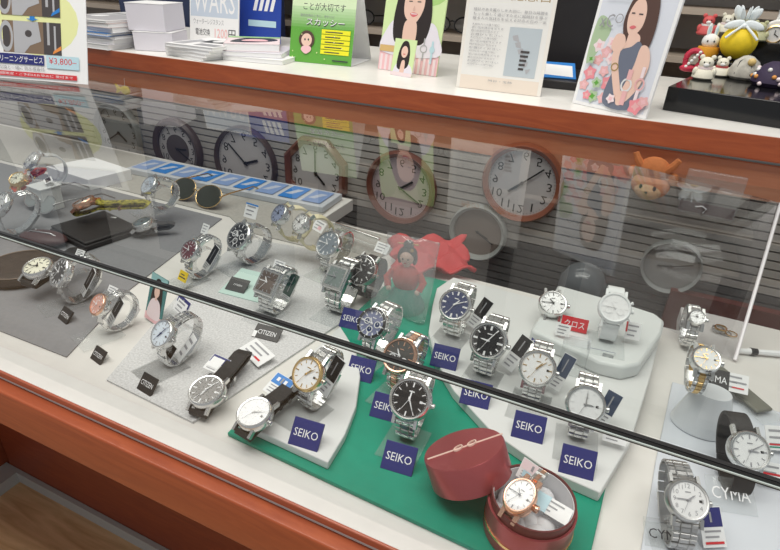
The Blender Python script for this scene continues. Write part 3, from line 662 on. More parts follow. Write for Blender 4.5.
# ================================================================== RED BOX WITH WATCH
RB = mat('metallic_red_paper', (.40, .085, .095), .30, .5); RBI = mat('red_inside', (.13, .02, .022), .45)
p = P(530, 512, ZG + .018)
bx = thing('gift_box', 'open round metallic red box holding a ladies watch on white wadding', 'box', (p.x, p.y, ZG), 0)
b = MB(); R_ = .0300
b.ring([(R_ - .0016, .001), (R_, .001), (R_, .027), (R_ - .0016, .027)], RB, 56); b.lathe([(R_ - .0005, 0), (R_ - .0005, .0016)], RB, 56); b.build('side', bx)
b = MB(); b.ring([(R_ - .0030, .002), (R_ - .0018, .002), (R_ - .0018, .034), (R_ - .0030, .034)], RBI, 56); b.build('inner_rim', bx)
b = MB(); b.ring([(R_ - .0036, .0025), (R_ - .0031, .0025), (R_ - .0031, .0325), (R_ - .0036, .0325)], mat('white_lining', (.72, .72, .74), .6), 56); b.build('lining', bx)
b = MB(); b.ring([(R_, .009), (R_ + .0005, .009), (R_ + .0005, .0112), (R_, .0112)], GOLD, 56); b.build('gold_line', bx)
p2 = P(468, 463, ZG + .0262)
ld = thing('box_lid', 'metallic red round lid with thin gold ribbon leaning against its open box', 'lid', (p2.x, p2.y, ZG), 0)
b = MB(); b.M = Matrix.Translation((0, 0, .0262)) @ Matrix.Rotation(math.radians(-19.6), 4, 'Z') @ Matrix.Rotation(math.radians(-27), 4, 'Y')
LM = b.M.copy(); b.lathe([(.0295, -.0105), (.0302, -.0105), (.0302, .0112), (.0295, .0122)], RB, 56); b.build('cap', ld)
b = MB(); b.M = LM; b.box((0, .002, .01245), (.0585, .0016, .0005), mat('pale_ribbon', (.80, .58, .50), .4), Matrix.Rotation(.95, 3, 'Z'))
for sx in (-1, 1): b.ring([(.0035, .0124), (.0045, .0124), (.0045, .0136), (.0035, .0136)], MATS['pale_ribbon'], 18, O=(sx * .003, .002 + sx * .0045, 0), sx=.6)
b.build('ribbon', ld)
# wadding
o = MB(); wad = mat('wadding', (.84, .84, .86), .9)
for i in range(12):
    an = i * 2.4; r_ = .0015 + .0175 * math.sqrt(i / 12); o.ell((r_ * math.cos(an), r_ * math.sin(an), .012), (.0085, .0078, .0085), wad)
o.ell((0, 0, .008), (.0255, .0255, .0055), wad)
wd = o.build('wadding'); wd.location = (p.x, p.y, ZG + .0035); tag(wd, 'white puffy wadding filling the open red box', 'wadding')
W_(label='small rose gold ladies watch with oval dial lying in the open red box', u=521, v=494, base=ZG + .0245, R=.0105, oval=1.25, dial=WD, case=ROSE, bezel=ROSE, marks=GINK, hands=GINK, pose='flat', strap='links', tilt=22, yaw=-18, width=.008, flatlen=.017, smat2=ROSE)
T('pink and white label standing at the back rim of the open red box', 531, 474, ZG + .034, .019, .015, -22, 30, PPINK, .5, [('r', .2, .2, .5, .5, LBLUE)])
T('pale blue and white tag beside the oval watch in the red box', 546, 504, ZG + .031, .034, .012, -4, 70, PAPER, 0, [('r', .0, .0, .55, 1, LBLUE)], roll=-8)

# ================================================================== OTHER GOODS IN THE CASE
p = P(22, 268, GB + .008)
tr = thing('leather_tray', 'round dark brown leather tray under the cream dial watch', 'tray', (p.x, p.y, GB), 0)
b = MB(); b.lathe([(.030, 0), (.040, .001), (.0425, .006), (.040, .012), (.034, .0145), (.020, .015)], BROWNL, 48); b.build('pad', tr)
b = MB(); b.ring([(.0385, .0125), (.0395, .0135), (.0385, .0142), (.0375, .0135)], mat('stitch', (.16, .12, .09), .6), 48); b.build('seam', tr)
p = P(45, 244, GB)
pc = thing('pouch', 'dark wine red leather pouch behind the round leather tray', 'pouch', (p.x, p.y, GB), .2)
b = MB(); b.ell((0, 0, .009), (.035, .018, .009), mat('wine_leather', (.06, .02, .02), .5)); b.build('body', pc)
b = MB(); b.tube([(-.033, 0, .01), (-.015, -.002, .0185), (.015, -.002, .0185), (.033, 0, .01)], .0008, STEELM); b.build('zip', pc)
p = P(98, 234, ZC)
fd = thing('folder', 'black leather folder lying at the back of the grey mat', 'folder', (p.x, p.y, GB), -.12)
b = MB(); b.prism([(-.048, -.04), (.042, -.045), (.048, .035), (-.042, .042)], 0, .008, LEATHER); b.build('cover', fd, .002)
b = MB(); b.prism([(-.047, -.038), (.041, -.043), (.047, .033), (-.041, .040)], .0082, .012, LEATHER); b.build('flap', fd, .0015)
p = P(50, 209, ZC)
cb = thing('white_cube', 'small white cube display block left of the black folder', 'block', (p.x, p.y, GB), -.1)
b = MB(); b.box((0, 0, .018), (.032, .030, .036), BOARD); b.build('block', cb, .001)
b = MB(); b.box((0, 0, .0368), (.036, .034, .0012), mat('opal2', (.75, .77, .77), .3)); b.build('top_plate', cb)
b = MB(); b.prism([(-.06, -.035), (.055, -.045), (.07, .03), (-.04, .045)], 0, .02, PAPER)
p = P(90, 178, ZC); o = b.build('white_box', None, .001); o.location = (p.x, p.y, ZC + .0002); tag(o, 'low white box behind the black folder', 'box')
# long blue and white patterned box with two sunglasses
p = Vector((-.642, .742, 0))
pb = thing('patterned_box', 'long low box printed blue and white with blue panels below the clocks', 'box', (p.x, p.y, Z1 + .0012), math.radians(3))
b = MB(); b.bbox(-.20, .20, -.035, .035, 0, .010, mat('pattern_ground', (.55, .58, .62), .5)); b.build('box', pb, .001)
b = MB(); ops = []
for i in range(9): ops.append(('r', .01 + i * .11, .12, .095 + i * .11, .88, BLUE if i % 2 else mat('steel_blue', (.22, .33, .58), .5))); ops.append(('p', [(.02 + i * .11, .35), (.05 + i * .11, .35), (.08 + i * .11, .7), (.05 + i * .11, .7)], mat('pale_mark', (.5, .56, .68), .5)))
b.M = Matrix.Translation((-.2, -.035, .0102)); b.keep = True; draw(b, .4, .07, ops, 0); b.build('print', pb)
def sunglasses(label, u, v, base, yaw, lens, frame, w=.05):
    p = P(u, v, base + .015); r = thing('sunglasses', label, 'sunglasses', (p.x, p.y, base), math.radians(yaw))
    L = Matrix.Rotation(math.radians(45), 4, 'X')
    for sx in (-1, 1):
        l = MB(); l.M = Matrix.Translation((sx * w * .5, 0, .016)) @ L; l.ell((0, 0, 0), (w * .44, w * .33, .0012), lens); l.build('lens', r)
        f = MB(); f.M = l.M; f.tube([(w * .45 * math.cos(2 * PI * i / 28), w * .34 * math.sin(2 * PI * i / 28), 0) for i in range(28)], .0007, frame, closed=True); f.build('rim', r)
        t = MB(); t.tube([(sx * w * .93, 0, .020), (sx * w * .95, .02, .021), (sx * w * .93, .075, .017), (sx * w * .9, .095, .004)], .0012, frame); t.build('temple', r)
    br = MB(); br.tube([(-w * .1, 0, .019), (0, -.002, .023), (w * .1, 0, .019)], .0011, frame); br.build('bridge', r)
    return r
sunglasses('sunglasses with large dark olive lenses in front of the patterned box', 196, 193, Z1 + .0014, -6, mat('olive_lens', (.045, .047, .032), .15), GOLD, .058)
sunglasses('sunglasses with pale smoky lenses at the far left behind the coral bow watch', 40, 202, GB + .0008, -10, mat('smoke_lens', (.25, .27, .27), .15), STEELM, .042)
# portrait card of girl inside the case
card('picture_card', 'small card with a long-haired girl in a pink dress standing behind the speckled sheet', 'card', P(152, 322, TB), math.radians(-14), 20, .030, .052, mat('teal_print', (.06, .22, .22), .5),
     [('r', 0, .78, 1, 1, mat('aqua_print', (.35, .60, .60), .5)), ('b', [(.25, .2), (.18, .6), (.35, .9), (.6, .93), (.8, .75), (.85, .2)], HAIR), ('r', 0, 0, 1, .16, PINK), ('b', [(.12, .1), (.2, .42), (.5, .52), (.8, .42), (.85, .1)], PPINK), ('e', .5, .66, .16, .13, SKIN), ('r', .44, .48, .56, .58, SKIN)])
card('sticker_card', 'small bright yellow card above the girl card and the pale blue watch', 'card', P(181, 281, TB + .012), math.radians(-14), 30, .015, .012, YEL, [('r', .1, .3, .9, .42, TXT), ('r', .2, .6, .7, .7, TXT)])
# red cloth and doll
p = P(430, 262, ZG)
cl = MB(); n = 14; vs = []; fs = []
for j in range(n + 1):
    for i in range(n + 1):
        x = (i / n - .5) * .10; y = (j / n - .5) * .085; z = .014 + .006 * math.sin(i * 1.1 + j * .4) + .004 * math.cos(j * 1.3) - .03 * max(0, abs(x) - .038)
        vs.append((x * (1 + .1 * math.sin(j)), y, z))
for j in range(n):
    for i in range(n): k = j * (n + 1) + i; fs.append((k, k + 1, k + n + 2, k + n + 1))
cl.add(vs, fs, mat('red_cloth', (.52, .045, .05), .7), True)
o = cl.build('red_cloth'); m_ = o.modifiers.new('s', 'SOLIDIFY'); m_.thickness = .003; o.location = (p.x, p.y, ZG - .004); o.rotation_euler = (.1, 0, .5)
tag(o, 'crumpled red cloth behind the doll at the back of the green base', 'cloth')
p = P(404, 306, ZG)
dl = thing('doll', 'small black-haired doll in red top and green skirt at the back of the green base', 'doll', (p.x, p.y, ZG), .15)
b = MB(); b.lathe([(.024, 0), (.0235, .004), (.017, .018), (.0115, .026)], mat('green_cloth', (.01, .30, .22), .6), 28); b.build('skirt', dl)
b = MB(); b.lathe([(.0115, .025), (.015, .032), (.0165, .042), (.011, .050), (.004, .0525)], mat('doll_red', (.62, .07, .05), .6), 28, sy=.7)
for sx in (-1, 1): b.tube([(sx * .014, 0, .045), (sx * .021, -.003, .036), (sx * .018, -.009, .028)], [.0048, .0045, .004], MATS['doll_red'])
b.build('top', dl)
b = MB(); b.lathe([(.0035, .050), (.0035, .056)], SKIN, 14); b.ell((0, 0, .063), (.0082, .0080, .0092), SKIN)
for sx in (-1, 1): b.ell((sx * .0165, -.011, .027), (.003, .003, .003), SKIN); b.ell((sx * .003, -.0075, .064), (.0009, .0008, .0012), BLK)
b.ell((0, -.0078, .0595), (.0014, .0006, .0005), RED); b.build('body', dl)
b = MB(); b.ell((0, .0035, .0665), (.0105, .0085, .0088), HAIR); b.ell((0, .004, .077), (.006, .006, .005), HAIR)
for sx in (-1, 1): b.ell((sx * .0085, .002, .062), (.003, .004, .008), HAIR)
b.build('hair', dl)
b = MB(); b.tube([(-.012, .002, .078), (.012, .002, .079)], .0008, GOLD); b.ell((.006, -.004, .074), (.002, .001, .002), GOLD); b.build('hair_pin', dl)
# clear plastic bags and film (above the goods)
def film(label, pts, name='plastic_bag', cat='bag'):
    b = MB(); n = 10; a, bb, c, d = [Vector(q_) for q_ in pts]; nrm = (bb - a).cross(d - a).normalized(); vs = []
    o0 = (a + bb) / 2
    for j in range(n + 1):
        for i in range(n + 1):
            s_, t_ = i / n, j / n; q_ = a.lerp(bb, s_).lerp(d.lerp(c, s_), t_); q_ += nrm * (.004 * math.sin(s_ * 9 + t_ * 5) + random.uniform(-.0022, .0022)); vs.append(q_ - o0)
    b.add(vs, [(j * (n + 1) + i, j * (n + 1) + i + 1, (j + 1) * (n + 1) + i + 1, (j + 1) * (n + 1) + i) for j in range(n) for i in range(n)], FILM, False)
    o = b.build(name); o.location = o0; m_ = o.modifiers.new('s', 'SOLIDIFY'); m_.thickness = .0004
    return tag(o, label, cat)
film('crinkled clear plastic bag around the doll', [(p.x - .030, p.y - .030, ZG + .002), (p.x + .036, p.y - .026, ZG + .002), (p.x + .036, p.y + .004, ZG + .088), (p.x - .026, p.y - .000, ZG + .088)])
a_ = P(345, 232, ZC + .01)
cc = thing('clear_case', 'clear plastic case lying between the cream strap pair and the doll', 'case', (a_.x + .03, a_.y - .02, Z1 + .0014), -.2)
b = MB(); b.bbox(-.045, .045, -.018, .018, 0, .022, ACRY); b.build('shell', cc, .003)
b = MB(); b.bbox(-.040, .040, -.002, .002, .023, .026, STEEL); b.build('clasp', cc, .001)
# clear film strips hanging at the back
p0 = Vector((.02, YB - .03, -.05))
# clear domed paperweight / dish in front of dark panel
# grey slab and brush on the right
p = P(748, 372, ZC)
b = MB(); b.prism([(-.06, -.02), (.10, -.035), (.13, .03), (-.03, .045)], 0, .006, CFLOOR)
p = P(735, 392, WB)
sp = thing('strap_sleeve', 'olive grey watch strap lying in a clear sleeve behind the leather strap watch', 'strap', (p.x, p.y, WB + .003), math.radians(-52))
b = MB(); b.bbox(-.032, .034, -.009, .009, .001, .0045, mat('olive_strap', (.16, .16, .13), .6)); b.build('strap', sp, .0015)
b = MB(); b.bbox(-.042, .046, -.013, .013, 0, .0006, ACRY); b.build('sleeve', sp)
p = P(762, 352, ZC + .005)
br = thing('brush', 'white handled brush with a dark tip lying at the right back of the case', 'brush', (p.x, p.y, ZC + .0005), math.radians(20))
b = MB(); b.tube([(-.005, 0, .004), (.02, 0, .0042), (.07, 0, .004)], [.0028, .0035, .0026], WINK); b.build('handle', br)
b = MB(); b.tube([(-.012, 0, .004), (-.005, 0, .004)], [.0042, .0036], BLK, 10); b.build('ferrule', br)
b = MB(); b.tube([(-.026, 0, .0032), (-.012, 0, .004)], [.0028, .0036], PAPER, 10); b.build('bristles', br)
p = P(728, 330, ZC + .003)
ks = thing('jewellery_heap', 'small heap of gold and grey trinkets at the right back of the case', 'trinkets', (p.x + .0, p.y, ZC), 0)
b = MB()
for i in range(6): b.ring([(.0055, 0), (.0065, 0), (.0065, .001), (.0055, .001)], GOLD if i % 2 else STEELM, 18, O=(random.uniform(-.012, .012), random.uniform(-.006, .006), .0005 + i * .0011))
b.build('rings', ks)
# clear acrylic divider with white edge
a_ = P(735, 360, ZC + .003); t_ = P(781, 203, -.012)
dv = thing('acrylic_divider', 'leaning clear acrylic sheet with a bright white edge at the right back', 'divider', tuple(a_), 0)
dd = t_ - a_
b = MB(); wv = Vector((-.16, .03, .02)); b.add([(0, 0, 0), tuple(dd), tuple(dd + wv - Vector((0, 0, .012))), tuple(wv * .9 + Vector((0, 0, .002)))], [(0, 1, 2, 3)], glassmat('divider_clear', (.96, .96, .97), 1.35)); o = b.build('sheet', dv); o.modifiers.new('s', 'SOLIDIFY').thickness = .001
b = MB(); b.tube([(0, 0, 0), tuple(dd)], .0019, mat('edge_white', (.9, .85, .88), .25), 6); b.build('edge', dv)
lab(dv.children[-1], 'bright white polished edge')
# reflection of an orange plush, built solid on the rear rail, and plastic box
p = PY(652, 178, YB - .02)
pl = thing('reflected_plush', 'reflected small orange plush animal with round ears, built solid against the rear rail', 'plush toy', (p.x, p.y, p.z - .03), math.radians(-10))
OR = mat('orange_plush', (.72, .24, .08), .85, noise=.15, nscale=150); ORL = mat('tan_plush', (.78, .48, .26), .85)
b = MB(); b.ell((0, 0, .040), (.022, .012, .020), OR); b.ell((0, 0, .020), (.026, .015, .019), OR); b.build('body', pl)
b = MB(); b.ell((0, -.007, .014), (.0185, .011, .0135), ORL); b.build('muzzle', pl)
for sx in (-1, 1):
    b = MB(); b.ell((sx * .026, 0, .034), (.008, .006, .009), OR); b.build('ear', pl)
    b = MB(); b.ell((sx * .009, -.0155, .020), (.0022, .0016, .0034), BLK); b.build('eye', pl)
    b = MB(); b.tube([(sx * .016, -.002, .044), (sx * .024, -.004, .054), (sx * .028, -.004, .062)], [.006, .005, .004], OR); b.build('leg', pl)
b = MB(); b.ell((0, -.018, .0135), (.002, .0015, .0015), BLK); b.build('nose', pl)
p = PY(712, 192, YB - .015)
pb = thing('plastic_pack', 'clear plastic pack with a white hooked mark hanging right of the orange plush', 'pack', (p.x, p.y, p.z - .035), math.radians(-4))
b = MB(); b.bbox(-.036, .036, -.004, .004, 0, .062, FILM); b.build('blister', pb, .002)
b = MB(); b.bbox(-.034, .034, .0005, .003, .002, .016, mat('pack_insert', (.10, .05, .06), .5)); b.build('insert', pb)
b = MB(); b.tube([(-.014, -.005, .012), (-.006, -.005, .0145), (.0, -.005, .011), (-.003, -.005, .005)], .0010, WINK); b.build('hook', pb)

# ================================================================== CLOCK REFLECTIONS, BUILT AS SOLID MIRRORED CLOCKS ON THE BACK PANEL
def clock(label, u, v, R, rim, face=None, octa=False, hh=8, mm=22, flat=True, inner=None, ink=BLK, rimw=.16, nums=True, name='reflected_clock'):
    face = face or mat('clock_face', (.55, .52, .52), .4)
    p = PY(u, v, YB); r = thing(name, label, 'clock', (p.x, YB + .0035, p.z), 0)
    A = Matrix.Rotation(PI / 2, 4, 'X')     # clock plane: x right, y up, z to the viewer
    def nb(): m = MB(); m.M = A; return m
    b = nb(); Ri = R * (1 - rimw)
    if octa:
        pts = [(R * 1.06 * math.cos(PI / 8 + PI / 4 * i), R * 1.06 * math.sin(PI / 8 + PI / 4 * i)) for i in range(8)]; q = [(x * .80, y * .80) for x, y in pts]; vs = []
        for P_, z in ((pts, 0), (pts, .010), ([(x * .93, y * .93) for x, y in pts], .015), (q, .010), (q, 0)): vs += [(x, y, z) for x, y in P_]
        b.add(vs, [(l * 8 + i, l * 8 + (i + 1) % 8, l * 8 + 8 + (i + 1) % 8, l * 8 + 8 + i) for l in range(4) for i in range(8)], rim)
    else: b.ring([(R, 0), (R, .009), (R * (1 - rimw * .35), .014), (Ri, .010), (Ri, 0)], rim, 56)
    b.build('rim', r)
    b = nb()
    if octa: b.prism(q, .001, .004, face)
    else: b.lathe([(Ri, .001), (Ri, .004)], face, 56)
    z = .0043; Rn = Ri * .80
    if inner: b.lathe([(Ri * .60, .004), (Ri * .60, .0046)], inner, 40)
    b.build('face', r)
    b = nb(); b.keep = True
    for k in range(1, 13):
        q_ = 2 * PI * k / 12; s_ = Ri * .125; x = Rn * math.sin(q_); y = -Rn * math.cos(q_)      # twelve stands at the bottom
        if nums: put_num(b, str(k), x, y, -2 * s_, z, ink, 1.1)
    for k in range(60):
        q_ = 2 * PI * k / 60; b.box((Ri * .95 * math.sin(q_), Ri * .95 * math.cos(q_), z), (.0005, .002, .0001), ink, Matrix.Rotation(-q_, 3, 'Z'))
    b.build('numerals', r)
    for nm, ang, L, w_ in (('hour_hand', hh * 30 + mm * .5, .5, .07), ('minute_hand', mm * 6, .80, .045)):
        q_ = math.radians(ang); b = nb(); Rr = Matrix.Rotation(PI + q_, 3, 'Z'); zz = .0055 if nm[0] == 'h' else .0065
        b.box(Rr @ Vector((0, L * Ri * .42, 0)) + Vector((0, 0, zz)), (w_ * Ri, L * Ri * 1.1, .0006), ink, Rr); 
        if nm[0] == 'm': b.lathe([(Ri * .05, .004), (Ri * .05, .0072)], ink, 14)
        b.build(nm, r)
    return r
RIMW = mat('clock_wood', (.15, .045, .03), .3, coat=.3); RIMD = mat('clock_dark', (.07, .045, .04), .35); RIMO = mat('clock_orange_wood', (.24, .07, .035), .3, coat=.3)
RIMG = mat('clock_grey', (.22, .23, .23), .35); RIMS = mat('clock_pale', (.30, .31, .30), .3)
clock('reflected round clock with orange-brown wooden rim, rightmost of the large clocks', 522, 183, .0640, RIMO, hh=10, mm=22)
clock('reflected round clock with dark red-brown rim and pinkish face left of the orange-brown one', 401, 188, .0660, RIMW, mat('pink_face', (.50, .40, .42), .35), hh=4, mm=10)
clock('reflected octagonal clock with red-brown wooden frame', 316, 173, .0670, RIMW, octa=True, hh=1, mm=30)
clock('reflected large round clock with thin grey-brown rim left of the octagonal clock', 246, 163, .0730, RIMD, hh=3, mm=38, rimw=.10)
clock('reflected round clock with a dark centre disc and wide dark rim', 178, 149, .0640, RIMD, inner=mat('dark_disc', (.10, .08, .08), .4), hh=3, mm=10, rimw=.22)
clock('reflected round grey clock at the far left beside the reflected flyer', 119, 133, .0660, RIMG, mat('grey_face', (.36, .37, .37), .4), hh=1, mm=50)
clock('reflected small round clock with pale rim below the two right clocks', 478, 232, .0500, RIMS, mat('brown_face', (.20, .16, .14), .4), hh=2, mm=10, nums=False)
clock('reflected small grey clock with thin silver rim at the right below the orange plush', 671, 266, .0420, RIMS, mat('mid_grey_face', (.30, .30, .29), .4), hh=9, mm=18, rimw=.08, nums=False)
p = PY(583, 282, YB - .06)
dm = thing('glass_dome', 'dim grey glass dome with a band of white lettering behind the raised block', 'dome', (p.x, p.y, p.z - .05), 0)
b = MB(); b.lathe([(.036, 0), (.037, .03), (.034, .055), (.024, .072), (.008, .080), (.001, .081)], mat('smoky_dome', (.12, .13, .14), .15), 36); b.build('dome', dm)
b = MB(); b.keep = True; b.M = Matrix.Translation((0, -.0375, .034)) @ Matrix.Rotation(PI / 2, 4, 'X'); put_text(b, 'PROSPEX', -.03, 0, .032, .008, .0, WINK); b.build('lettering', dm)
b = MB(); b.lathe([(.042, -.1), (.042, 0)], DGREY, 36); b.build('base', dm)
b = MB(); b.bbox(.085, .72, YB - .012, YB + .003, -.285, -.205, mat('deep_red_wood', (.12, .028, .02), .5))
b.build('trim_2')['kind'] = 'structure'

# ================================================================== FLYER ON THE GLASS
a_ = P(0, 78, 0); c_ = P(88, 85, 0); d_ = (c_ - a_).normalized()
FW, FH = .24, .225; yaw = math.atan2(d_.y, d_.x)
BG = mat('photo_dark', (.07, .06, .06), .4); SG = mat('photo_grey', (.45, .45, .47), .4); BR = mat('photo_brown', (.22, .15, .10), .5)
ops = [('e', .60, .44, .34, .25, PYEL)]
for y0, acc in ((.20, mat('photo_orange', (.80, .28, .06), .5)), (.475, BLUE)):
    h_ = .235
    ops += [('r', .33, y0, .80, y0 + h_, BR), ('e', .36, y0 + h_ * .5, .030, h_ * .42, BG), ('o', .36, y0 + h_ * .5, .055, h_ * .49, .3, SG), ('p', [(.42, y0), (.42, y0 + h_), (.62, y0 + h_), (.64, y0 + h_ * .4), (.55, y0 + h_ * .25), (.5, y0)], SG),
            ('e', .54, y0 + h_ * .62, .028, .026, BG), ('r', .66, y0, .80, y0 + h_, BG), ('r', .69, y0 + h_ * .3, .71, y0 + h_, SG), ('r', .745, y0 + h_ * .1, .76, y0 + h_ * .9, SG), ('p', [(.73, y0 + .005), (.80, y0 + .04), (.80, y0 + .07), (.74, y0 + .03)], acc)]
ops += [('p', [(.58, .438), (.53, .455), (.56, .455), (.56, .472), (.60, .472), (.60, .455), (.63, .455)], BLUE)]
ops += [('r', .05, .115, .66, .190, NAVY), ('t', '機械式時計クリーニングサービス', .06, .128, .65, .178, WINK), ('r', .68, .10, .94, .195, LBLUE), ('t', '¥3,800–', .70, .125, .92, .18, RED), ('t', '腕時計 ・ 電池交換と一緒に 防水検査付', .08, .072, .66, .102, GINK), ('r', .22, .022, .92, .058, RED), ('t', '期間限定・ご予約はお早めに 受付まで', .27, .03, .89, .05, WINK)]
ops += [('r', .1, .80, .95, .97, NAVY)]
mid = c_ - d_ * FW / 2
fy = card('flyer', 'white flyer with watch movement photos and a red price, standing on the glass', 'flyer', (mid.x, mid.y, .0005), yaw, 16, FW, FH, PAPER, ops, .0015)
b = MB(); b.M = Matrix.Identity(4); b.prism([(.004, 0), (.070, 0), (.085, .18)], -.02, .02, ACRY); b.v = [Vector((v.z, v.x, v.y)) for v in b.v]; b.build('support', fy)

# ================================================================== GOODS ON THE WHITE SHELF
def magazine(label, loc, yaw, w, d, t, cover, ops=(), group=None, pages=PAPER, spine=None, name='magazine'):
    r = thing(name, label, 'magazine', loc, yaw, group)
    b = MB(); b.bbox(-w / 2 + .001, w / 2 - .001, -d / 2 + .001, d / 2 - .001, .0006, t - .0006, pages); b.build('pages', r)
    b = MB(); b.bbox(-w / 2, w / 2, -d / 2, d / 2, t - .0006, t, cover); b.bbox(-w / 2, w / 2, -d / 2, d / 2, 0, .0006, spine or cover); b.bbox(-w / 2 - .0004, -w / 2 + .0006, -d / 2, d / 2, 0, t, spine or cover); b.build('cover', r)
    if ops: k = MB(); k.keep = True; k.M = Matrix.Translation((-w / 2, -d / 2, t)); draw(k, w, d, ops, .0001); k.build('print', r)
    return r
LP = mat('lilac_paper', (.72, .70, .76), .5)
z = ZS + .0005; spec = [(PAPER, .010, 'plain white catalogue at the bottom of the stack beside the flyer'), (LP, .009, 'pale lilac catalogue second from the bottom of the stack beside the flyer'), (mat('grey_cover', (.42, .42, .43), .5), .005, 'grey backed catalogue in the middle of the stack beside the flyer'),
     (BLUE, .006, 'blue backed catalogue in the stack beside the flyer'), (PAPER, .009, 'white catalogue just above the blue one'), (mat('pale_pinkish', (.74, .62, .60), .5), .008, 'pale pink edged catalogue near the top of the stack'), (mat('pale_cover', (.66, .66, .66), .5), .004, 'top catalogue of the stack beside the flyer with a grey printed cover')]
cpos = P(100, 40, ZS)
for i, (c0, t0, l) in enumerate(spec):
    top = i == len(spec) - 1
    magazine(l, (-1.10 + .004 * ((i * 7) % 3), .965 + .003 * ((i * 5) % 3), z), math.radians(2 + (i * 37 % 5) - 2), .15, .21, t0, c0, [('r', .1, .1, .9, .6, SG), ('r', .15, .65, .8, .75, GINK), ('e', .3, .4, .1, .1, PAPER)] if top else ()); z += t0 + .0005
# two stacked lilac-white boxes of brochures
z = ZS + .0005
for i, (dz_, l) in enumerate(((.035, 'lower lilac white brochure block beside the catalogue stack'), (.05, 'upper lilac white brochure block, its side facing the camera'))):
    r = thing('brochure_block', l, 'brochures', (-.975 - .010 * i, .955 + .004 * i, z), math.radians(24 - 6 * i)); b = MB(); b.bbox(-.040, .040, -.045, .045, 0, dz_, LP); b.build('pages', r, .001)
    b = MB(); b.bbox(-.0405, .0405, -.0455, .0455, dz_, dz_ + .0012, PAPER); b.build('top_sheet', r)
    z += dz_ + .0018
z = ZS + .0005
for i in range(4):
    magazine(['lowest white catalogue of the low stack before the white price card', 'second catalogue of the low stack before the white price card', 'third catalogue of the low stack before the white price card', 'top catalogue with a black and white picture on the low stack'][i],
             (-.838 + .003 * i, .945 - .002 * i, z), math.radians(-12 + i * 4), .115, .125, .006, PAPER, [('p', [(.35, .4), (.9, .5), (.8, .85), (.3, .75)], BLK), ('p', [(.05, .1), (.3, .1), (.3, .6), (.1, .7)], SG), ('r', .5, .1, .95, .3, GINK), ('e', .55, .65, .1, .12, PAPER)] if i == 3 else ()); z += .0065
z = ZS + .0005
for i in range(3):
    magazine(['lowest white magazine of the fanned pile beside the green tent card', 'middle magazine of the fanned pile, with a pale cover', 'top magazine with a pink and black cover beside the green tent card'][i],
             (-.730 - .018 * i, .985 + .004 * i, z), math.radians(10 + i * 12), .125 - .010 * i, .12, .008 if i < 2 else .014, (PAPER, LP, PPINK)[i], [('b', [(.1, .2), (.3, .75), (.8, .8), (.95, .5), (.6, .2)], BLK), ('b', [(.3, .35), (.4, .6), (.7, .6), (.75, .35)], PINK), ('r', .0, .8, 1, 1, mat('leaf_print', (.35, .6, .25), .5))] if i == 2 else ()); z += .0085 if i < 2 else .0145
# price card WARS and blue card
card('price_card', 'white WARS price card with pink price behind the low catalogue stack', 'card', (-.975, 1.115, ZS + .0005), math.radians(4), 10, .135, .15, PAPER,
     [('r', .02, .36, .98, .98, mat('pale_blue_grey', (.55, .62, .72), .5)), ('t', 'WARS', .08, .42, .92, .75, WINK), ('t', 'ウォーターレジスタンス', .08, .25, .7, .33, GINK), ('t', '電池交換', .12, .09, .42, .19, TXT), ('t', '1200', .52, .07, .78, .2, mat('price_pink', (.85, .45, .45), .5)), ('t', '円', .80, .06, .94, .2, TXT)], .003)
card('display_card', 'deep blue card with white slanted strokes right of the WARS card', 'card', (-.905, 1.17, ZS + .0005), math.radians(4), 8, .15, .17, mat('royal', (.02, .06, .36), .4),
     [('p', [(.5 + .1 * i, .42), (.56 + .1 * i, .42), (.62 + .1 * i, .62), (.56 + .1 * i, .62)], WINK) for i in range(4)] + [('p', [(.5 + .1 * i, .70), (.56 + .1 * i, .70), (.62 + .1 * i, .90), (.56 + .1 * i, .90)], WINK) for i in range(4)] + [('r', .42, .22, .92, .30, LBLUE)], .002)
# green tent card
a_ = P(289, 61, ZS); c_ = P(351, 67, ZS); yaw = math.atan2((c_ - a_).y, (c_ - a_).x); w_ = (c_ - a_).length; m_ = (a_ + c_) / 2
GRN = mat('leaf_green', (.12, .38, .05), .5); GRL = mat('light_green', (.50, .68, .25), .5)
tc = thing('tent_card', 'green and white folded tent card with yellow bars and a small drawn face', 'sign', (m_.x, m_.y, ZS + .0005), yaw)
H_ = .175; lean = math.radians(14); L = Matrix.Rotation(PI / 2 - lean, 4, 'X') @ Matrix.Translation((-w_ / 2, 0, 0))
b = MB(); b.M = L; b.bbox(0, w_, 0, H_, -.0008, 0, PAPER); b.build('front_panel', tc)
ops = [('r', 0, 0, 1, .34, GRN)] + [('r', 0, .34 + i * .03, 1, .37 + i * .03 + .001, mat('green_step%d' % i, (.12 + .055 * i, .38 + .045 * i, .05 + .05 * i), .5)) for i in range(8)] + [('r', 0, .58, 1, 1, mat('green_pale', (.66, .80, .52), .5))]
ops += [('t', 'ことが大切です', .18, .545, .84, .625, TXT), ('t', '電池交換のときに、きれいに', .14, .475, .68, .505, GINK), ('t', 'スカッシー', .25, .385, .85, .455, TXT), ('t', 'スカッシー', .245, .392, .845, .462, WINK)]
ops += [('r', .50, .105 + i * .052, .95, .150 + i * .052, mat('bar_yellow', (.85, .80, .02), .5)) for i in range(5)] + [('r', .56, .120 + i * .052, .80 + .03 * (i % 3), .130 + i * .052, TXT) for i in range(5)]
ops += [('e', .27, .24, .125, .095, HAIRB), ('e', .27, .235, .085, .068, SKIN), ('b', [(.19, .13), (.22, .17), (.33, .17), (.35, .13), (.27, .09)], PINK), ('e', .245, .24, .012, .012, TXT), ('e', .30, .24, .012, .012, TXT), ('r', .70, .035, .95, .048, TXT)]
ops += [('e', .06 + .13 * ((i * 5) % 7), .05 + .06 * ((i * 3) % 5), .008, .007, PYEL) for i in range(9)]
b = MB(); b.M = L; b.keep = True; draw(b, w_, H_, ops, .0001); b.build('print', tc)
